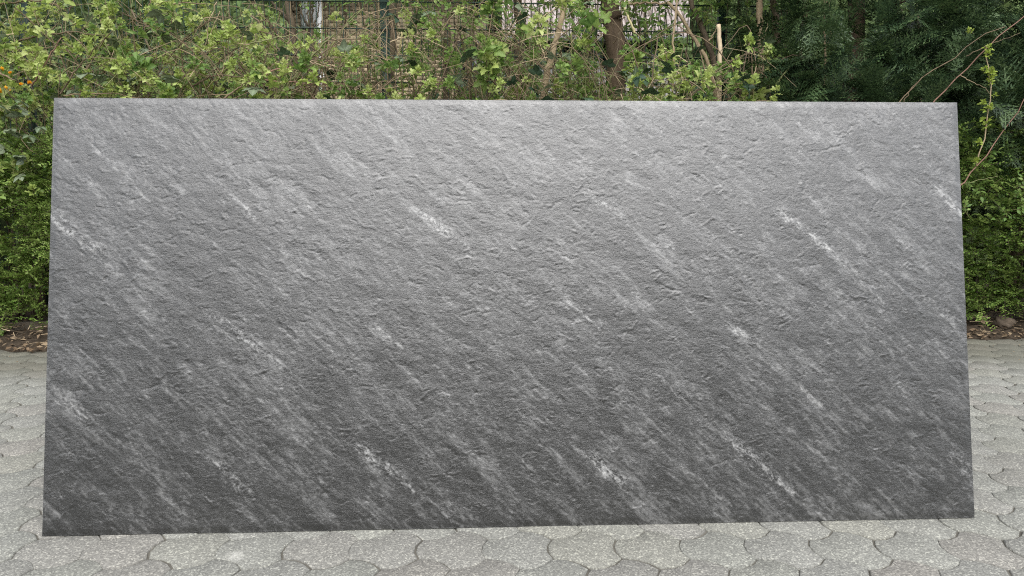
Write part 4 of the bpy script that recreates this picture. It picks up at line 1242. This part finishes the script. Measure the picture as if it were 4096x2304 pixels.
# ------------------------------------------------------------------ cypress on the right
def cypress(label, x, y, rx, ry, z0, z1, n, first, tw=0.16):
    t = thing('conifer_tree', (x, y, 0.05), label, 'tree', 'dark conifers at the right')
    cane(t, [(x, y, 0.0), (x + .05, y, 1.5), (x, y, 3.2), (x, y, z1)], [tw / 2, tw / 2.4, tw / 3, 0.02], M['bark_dark'], 'trunk', 16, 0.01, 10, 0.06)
    P, Mx, S_ = [], [], []
    for k in range(n):
        z = rng.uniform(z0, z1)
        th = rng.uniform(math.pi * 0.95, math.pi * 2.05) if rng.random() < 0.86 else rng.uniform(0, math.pi)
        prof = (1 - 0.55 * max(0, (z - 2.2) / (z1 - 2.2)) ** 1.5) * (1 + 0.16 * math.sin(th * 5 + z * 4.1) + 0.13 * math.sin(th * 3 - z * 6.3))
        rad = prof * (1 - abs(rng.normal(0, 0.24)))
        p = (x + math.cos(th) * rx * rad, y + math.sin(th) * ry * rad, z)
        out = np.array([math.cos(th), math.sin(th) * 0.8, 0])
        if rng.random() < 0.62: d = out * 0.55 + np.array([rng.normal(0, .3), rng.normal(0, .2), rng.uniform(0.35, 1.0)])
        else: d = out * 0.9 + np.array([rng.normal(0, .5), 0, rng.uniform(-0.5, 0.2)])
        P.append(p); Mx.append(frame_to(d, rng.normal(0, 0.6))); S_.append(rng.uniform(0.7, 1.25))
    P, Mx, S_ = np.array(P), np.array(Mx), np.array(S_)
    px, py, dep = project(P)
    vis = (px > 2950) & (px < 4150) & (py > -60) & (py < 1000)
    order = np.argsort(np.where(vis, 0, 100) + P[:, 1])
    for q in order[:first]:
        put('frond', ME['cyp'][int(rng.integers(5))], t, P[q], Matrix(Mx[q].tolist()), S_[q])
    rest = order[first:]
    V, F, A = scatter(T_cyp2, P[rest], Mx[rest], S_[rest], rng.integers(0, 4, len(rest)))
    o = put('foliage', mesh('foliage', V, F, M['cypress'], A), t); o['kind'] = 'stuff'
    for k in range(40):
        z = rng.uniform(z0, z1 - .4); th = rng.uniform(math.pi, 2 * math.pi)
        cane(t, [(x, y, z), (x + math.cos(th) * rx * .4, y + math.sin(th) * ry * .4, z + .12), (x + math.cos(th) * rx * .8, y + math.sin(th) * ry * .8, z + .1)], [0.012, 0.004], M['bark_dark'], 'branch', 6, 0.01, 5)
    return t
cypress('dark green conifer with upright fronds, right of the trunks', 2.62, 5.75, 0.9, 0.85, 0.7, 4.6, 1700, 150)
cypress('dark conifer filling the right edge of the picture', 3.95, 5.6, 1.0, 0.95, 0.7, 4.8, 1700, 180)

# sprays at the front of the conifers, some painted lighter as if lit
BUNCH = [(3350, 60, 0), (3430, 160, 0), (3390, 220, 0), (3560, 270, 1), (3620, 330, 1), (3690, 290, 1), (3500, 350, 1), (3580, 160, 0), (3810, 250, 1), (3450, 410, 1), (3330, 420, 1),
         (3880, 80, 0), (3970, 340, 1), (4040, 230, 1), (3230, 60, 0), (3150, 270, 0), (3170, 390, 1), (3250, 230, 0), (3720, 400, 1), (3830, 410, 1), (4050, 410, 1), (4000, 50, 0), (3650, 60, 0),
         (3740, 120, 0), (4060, 530, 0), (3950, 580, 0), (3300, 310, 0), (4120, 120, 1), (3540, 400, 1)]
for (bx_, by_, up) in BUNCH:
    t_c = bpy.data.objects['conifer_tree' if bx_ < 3760 else 'conifer_tree.001']
    Yb = rng.uniform(4.72, 4.95)
    lit_share = rng.random()
    for k in range(9):
        a_ = rng.normal(0, 0.55) if up else rng.normal(-1.9, 0.6) * (1 if bx_ < 3480 else rng.choice([-1, 1]))
        d = np.array([math.sin(a_), -0.3 + rng.normal(0, 0.2), math.cos(a_) * 0.9])
        p = at(bx_ + rng.normal(0, 22), by_ + 30 * up + rng.normal(0, 16), Yb + rng.uniform(0, 0.12))
        put('frond', ME['cyplit' if rng.random() < 0.1 + 0.5 * lit_share else 'cyp'][int(rng.integers(5))], t_c, p, Matrix(frame_to(d, rng.normal(0, 0.3)).tolist()), rng.uniform(0.8, 1.35))

# canes and a lime-leaved vine in front of the conifer
rc = thing('bramble_canes', at(3728, 416, 4.6) * np.array([1, 1, 0]) + np.array([0, 0.3, 0.06]), 'long reddish bare canes crossing in front of the dark conifer', 'canes')
for pp, w, mt in (([(3660, 520), (3728, 416), (3830, 310), (3945, 193), (4045, 104), (4110, 50)], 7, 'cane_pink'), ([(3560, 450), (3603, 400), (3700, 305), (3810, 235), (3920, 150), (4020, 107)], 6, 'cane'),
                  ([(3615, 410), (3650, 350), (3672, 328)], 4, 'cane'), ([(3800, 780), (3838, 740), (3930, 640), (4035, 497), (4110, 370)], 7, 'cane_pink'),
                  ([(3865, 225), (3920, 195), (3990, 165), (4080, 133)], 4, 'cane'), ([(3838, 300), (3870, 318), (3900, 335), (3935, 350), (3958, 375)], 4, 'drytwig'), ([(3838, 738), (3900, 725), (3990, 705)], 4, 'cane_green')):
    cane(rc, px_path(pp, 4.62), [0.4 * w * 4.62 / FPX, 0.22 * w * 4.62 / FPX], M[mt])
cane(rc, [at(3660, 520, 4.62), at(3600, 700, 4.7), at(3560, 1000, 4.85) * np.array([1, 1, 0]) + np.array([0, 0, .1])], [0.006, 0.006], M['cane_pink'])
vine = thing('climbing_vine', at(3950, 500, 4.6) * np.array([1, 1, 0]) + np.array([0, .3, .06]), 'thin hanging vine with lime green leaves before the right conifer', 'vine')
cane(vine, px_path([(3905, 660), (3935, 560), (3948, 450), (3960, 380), (3961, 330), (3950, 260), (3943, 200), (3950, 180)], 4.58), [0.004, 0.0025], M['drytwig'], 'stem')
for (px, py, s) in ((3952, 192, .8), (3950, 220, .9), (3935, 280, .8), (3962, 290, 1.0), (3968, 305, 1.0), (3962, 325, 1.0), (3978, 382, .6), (3930, 415, .8), (3955, 438, 1.0), (3940, 486, 1.0), (3948, 500, .8), (3915, 570, .8), (3885, 125, .8), (3900, 645, .7)):
    put('leaf_cluster', ME['vine'][int(rng.integers(7))], vine, at(px, py, 4.55), sprig_rot(0.5), s * 0.62)
lb = thing('leafy_shrub', at(4020, 720, 4.7) * np.array([1, 1, 0]) + np.array([0, .2, .06]), 'few fresh broad-leaved shoots above the right evergreen shrub', 'shrub')
for k in range(26):
    p = at(rng.uniform(3850, 4180), rng.uniform(600, 850), rng.uniform(4.65, 4.85))
    put('leaf_shoot', ME['tuft'][int(rng.integers(5))], lb, p, sprig_rot(0.6), rng.uniform(0.5, 0.85))
for k in range(6):
    a = at(rng.uniform(3850, 4150), 700, 4.8)
    cane(lb, [(a[0], 5.25, 0.05), (a[0] + rng.normal(0, .05), 5.2, 0.8), a], [0.0028, 0.0015], M['cane'], 'stem')
ll = thing('leafy_shrub', at(90, 760, 4.6) * np.array([1, 1, 0]) + np.array([0, .2, .06]), 'fresh leafy shoots between the bramble and the left evergreen shrub', 'shrub')
for k in range(34):
    p = at(rng.uniform(-120, 215), rng.uniform(640, 800), rng.uniform(4.5, 4.7))
    put('leaf_cluster', ME[('mid', 'young')[k % 2]][int(rng.integers(7))], ll, p, sprig_rot(0.6), rng.uniform(0.7, 1.1))
for k in range(6):
    a = at(rng.uniform(-80, 200), 740, 4.65)
    cane(ll, [(a[0], 5.0, 0.05), (a[0] + rng.normal(0, .05), 4.95, 0.7), a], [0.0028, 0.0015], M['cane'], 'stem')

# ------------------------------------------------------------------ foot of the hedge: kerb, rock, litter
kb = mesh('kerb_stone', *box_geo(0.98, 0.06, 0.11), M['kerb'])
kerb = thing('garden_kerb', (0, 5.0, 0), 'low worn concrete edging behind the debris at the hedge foot', 'kerb', None)
for k in range(-5, 5):
    x = k + 0.5
    put('kerb_stone', kb, kerb, (x, bed_y(x) + 0.36, rng.normal(0.005, 0.008)), (rng.normal(0, .02), rng.normal(0, .01), 0.046))

def rock_geo(seed, r):
    g = np.random.default_rng(seed)
    n, m = 10, 14
    th = np.linspace(0.05, math.pi - 0.05, n)[:, None]; ph = np.arange(m)[None] / m * 2 * math.pi
    d = np.stack([np.sin(th) * np.cos(ph), np.sin(th) * np.sin(ph), np.cos(th) * np.ones_like(ph)], -1)
    rr = 1 + 0.18 * np.sin(3 * d[..., 0] + g.uniform(0, 6)) + 0.15 * np.sin(5 * d[..., 1] + 4 * d[..., 2] + g.uniform(0, 6)) + g.normal(0, 0.16, (n, m))
    V = (d * rr[..., None] * np.asarray(r)).reshape(-1, 3)
    i, j = np.meshgrid(np.arange(n - 1), np.arange(m), indexing='ij')
    a = (i * m + j).ravel(); b2 = (i * m + (j + 1) % m).ravel()
    return V, np.concatenate([np.stack([a, a + m, b2 + m], 1), np.stack([a, b2 + m, b2], 1)])
for (px, py, Y, r, lab) in ((4012, 1290, 4.85, (0.06, 0.05, 0.05), 'rough brown rock under the right evergreen shrub'),):
    p = at(px, py, Y)
    tag(put('rock', mesh('rock', *rock_geo(int(px), r), M['rock']), None, (p[0], p[1], 0.085)), lab, 'rock')

parts = {'drytwig': [], 'bark': [], 'bare': []}
for k in range(1300):
    x = rng.uniform(-5, 5)
    f = abs(rng.normal(0, 0.2))
    y = bed_y(x) + 0.0 + f
    z = 0.012 + 0.09 * min(1, max(0, f - 0.02) * 4 / 2.6 * 4) + rng.uniform(0, 0.03)
    a = rng.uniform(0, math.pi) if rng.random() < 0.4 else rng.normal(0, 0.35)
    ln = rng.uniform(0.02, 0.15) if rng.random() < 0.9 else rng.uniform(0.15, 0.3)
    d = np.array([math.cos(a), math.sin(a) * 0.7, rng.normal(0.02, 0.08)]) * ln / 2
    parts[('drytwig', 'bark', 'bark', 'bark')[int(rng.integers(4))] if rng.random() < 0.93 else 'bare'].append(
        tube(spline([(np.array([x, y, z]) - d), (np.array([x, y, z]) + rng.normal(0, .008, 3)), (np.array([x, y, z]) + d)], 4), [rng.uniform(0.001, 0.0035), 0.001], 4, caps=False))
tw_ = thing('twig_litter', (0, 4.6, 0.05), 'fallen twigs and straw scattered along the hedge foot', 'twigs', None, 'stuff')
for mt, pr in parts.items():
    V, F, A = join(pr)
    o = put('twigs', mesh('twigs', V, F, M[mt]), tw_); o['kind'] = 'stuff'
n = 2600
x = rng.uniform(-5, 5, n); f = np.abs(rng.normal(0, 0.22, n)) - 0.06
y = bed_y(x) + f
P = np.stack([x, y, 0.02 + 0.08 * np.clip(f * 4, 0, 1) + rng.uniform(0, .02, n)], 1)
V, F, A = scatter(T_simple, P, np.array([frame_to((rng.normal(), rng.normal(), rng.normal(0, .2)), rng.normal(0, .4)) for _ in range(n)]), rng.uniform(.2, .8, n), rng.integers(0, 4, n))
tag(put('leaf_litter', mesh('leaf_litter', V, F, M['dead'], A)), 'dead brown leaves lying along the hedge foot', 'leaves', None, 'stuff')

# chips and crumbs on the paving
n = 520
x = rng.uniform(-4, 4, n); y = bed_y(x) - np.abs(rng.normal(0, 0.4, n))
P = np.stack([x, y, np.full(n, 0.004)], 1)
V, F, A = scatter(T_simple, P, np.array([frame_to((rng.normal(), rng.normal(), 0), rng.normal(0, .3)) for _ in range(n)]), rng.uniform(.08, .28, n), rng.integers(0, 4, n))
tag(put('paving_crumbs', mesh('paving_crumbs', V, F, M['dead'], A)), 'small dry crumbs and leaf bits strewn on the paving near the bed', 'debris', None, 'stuff')
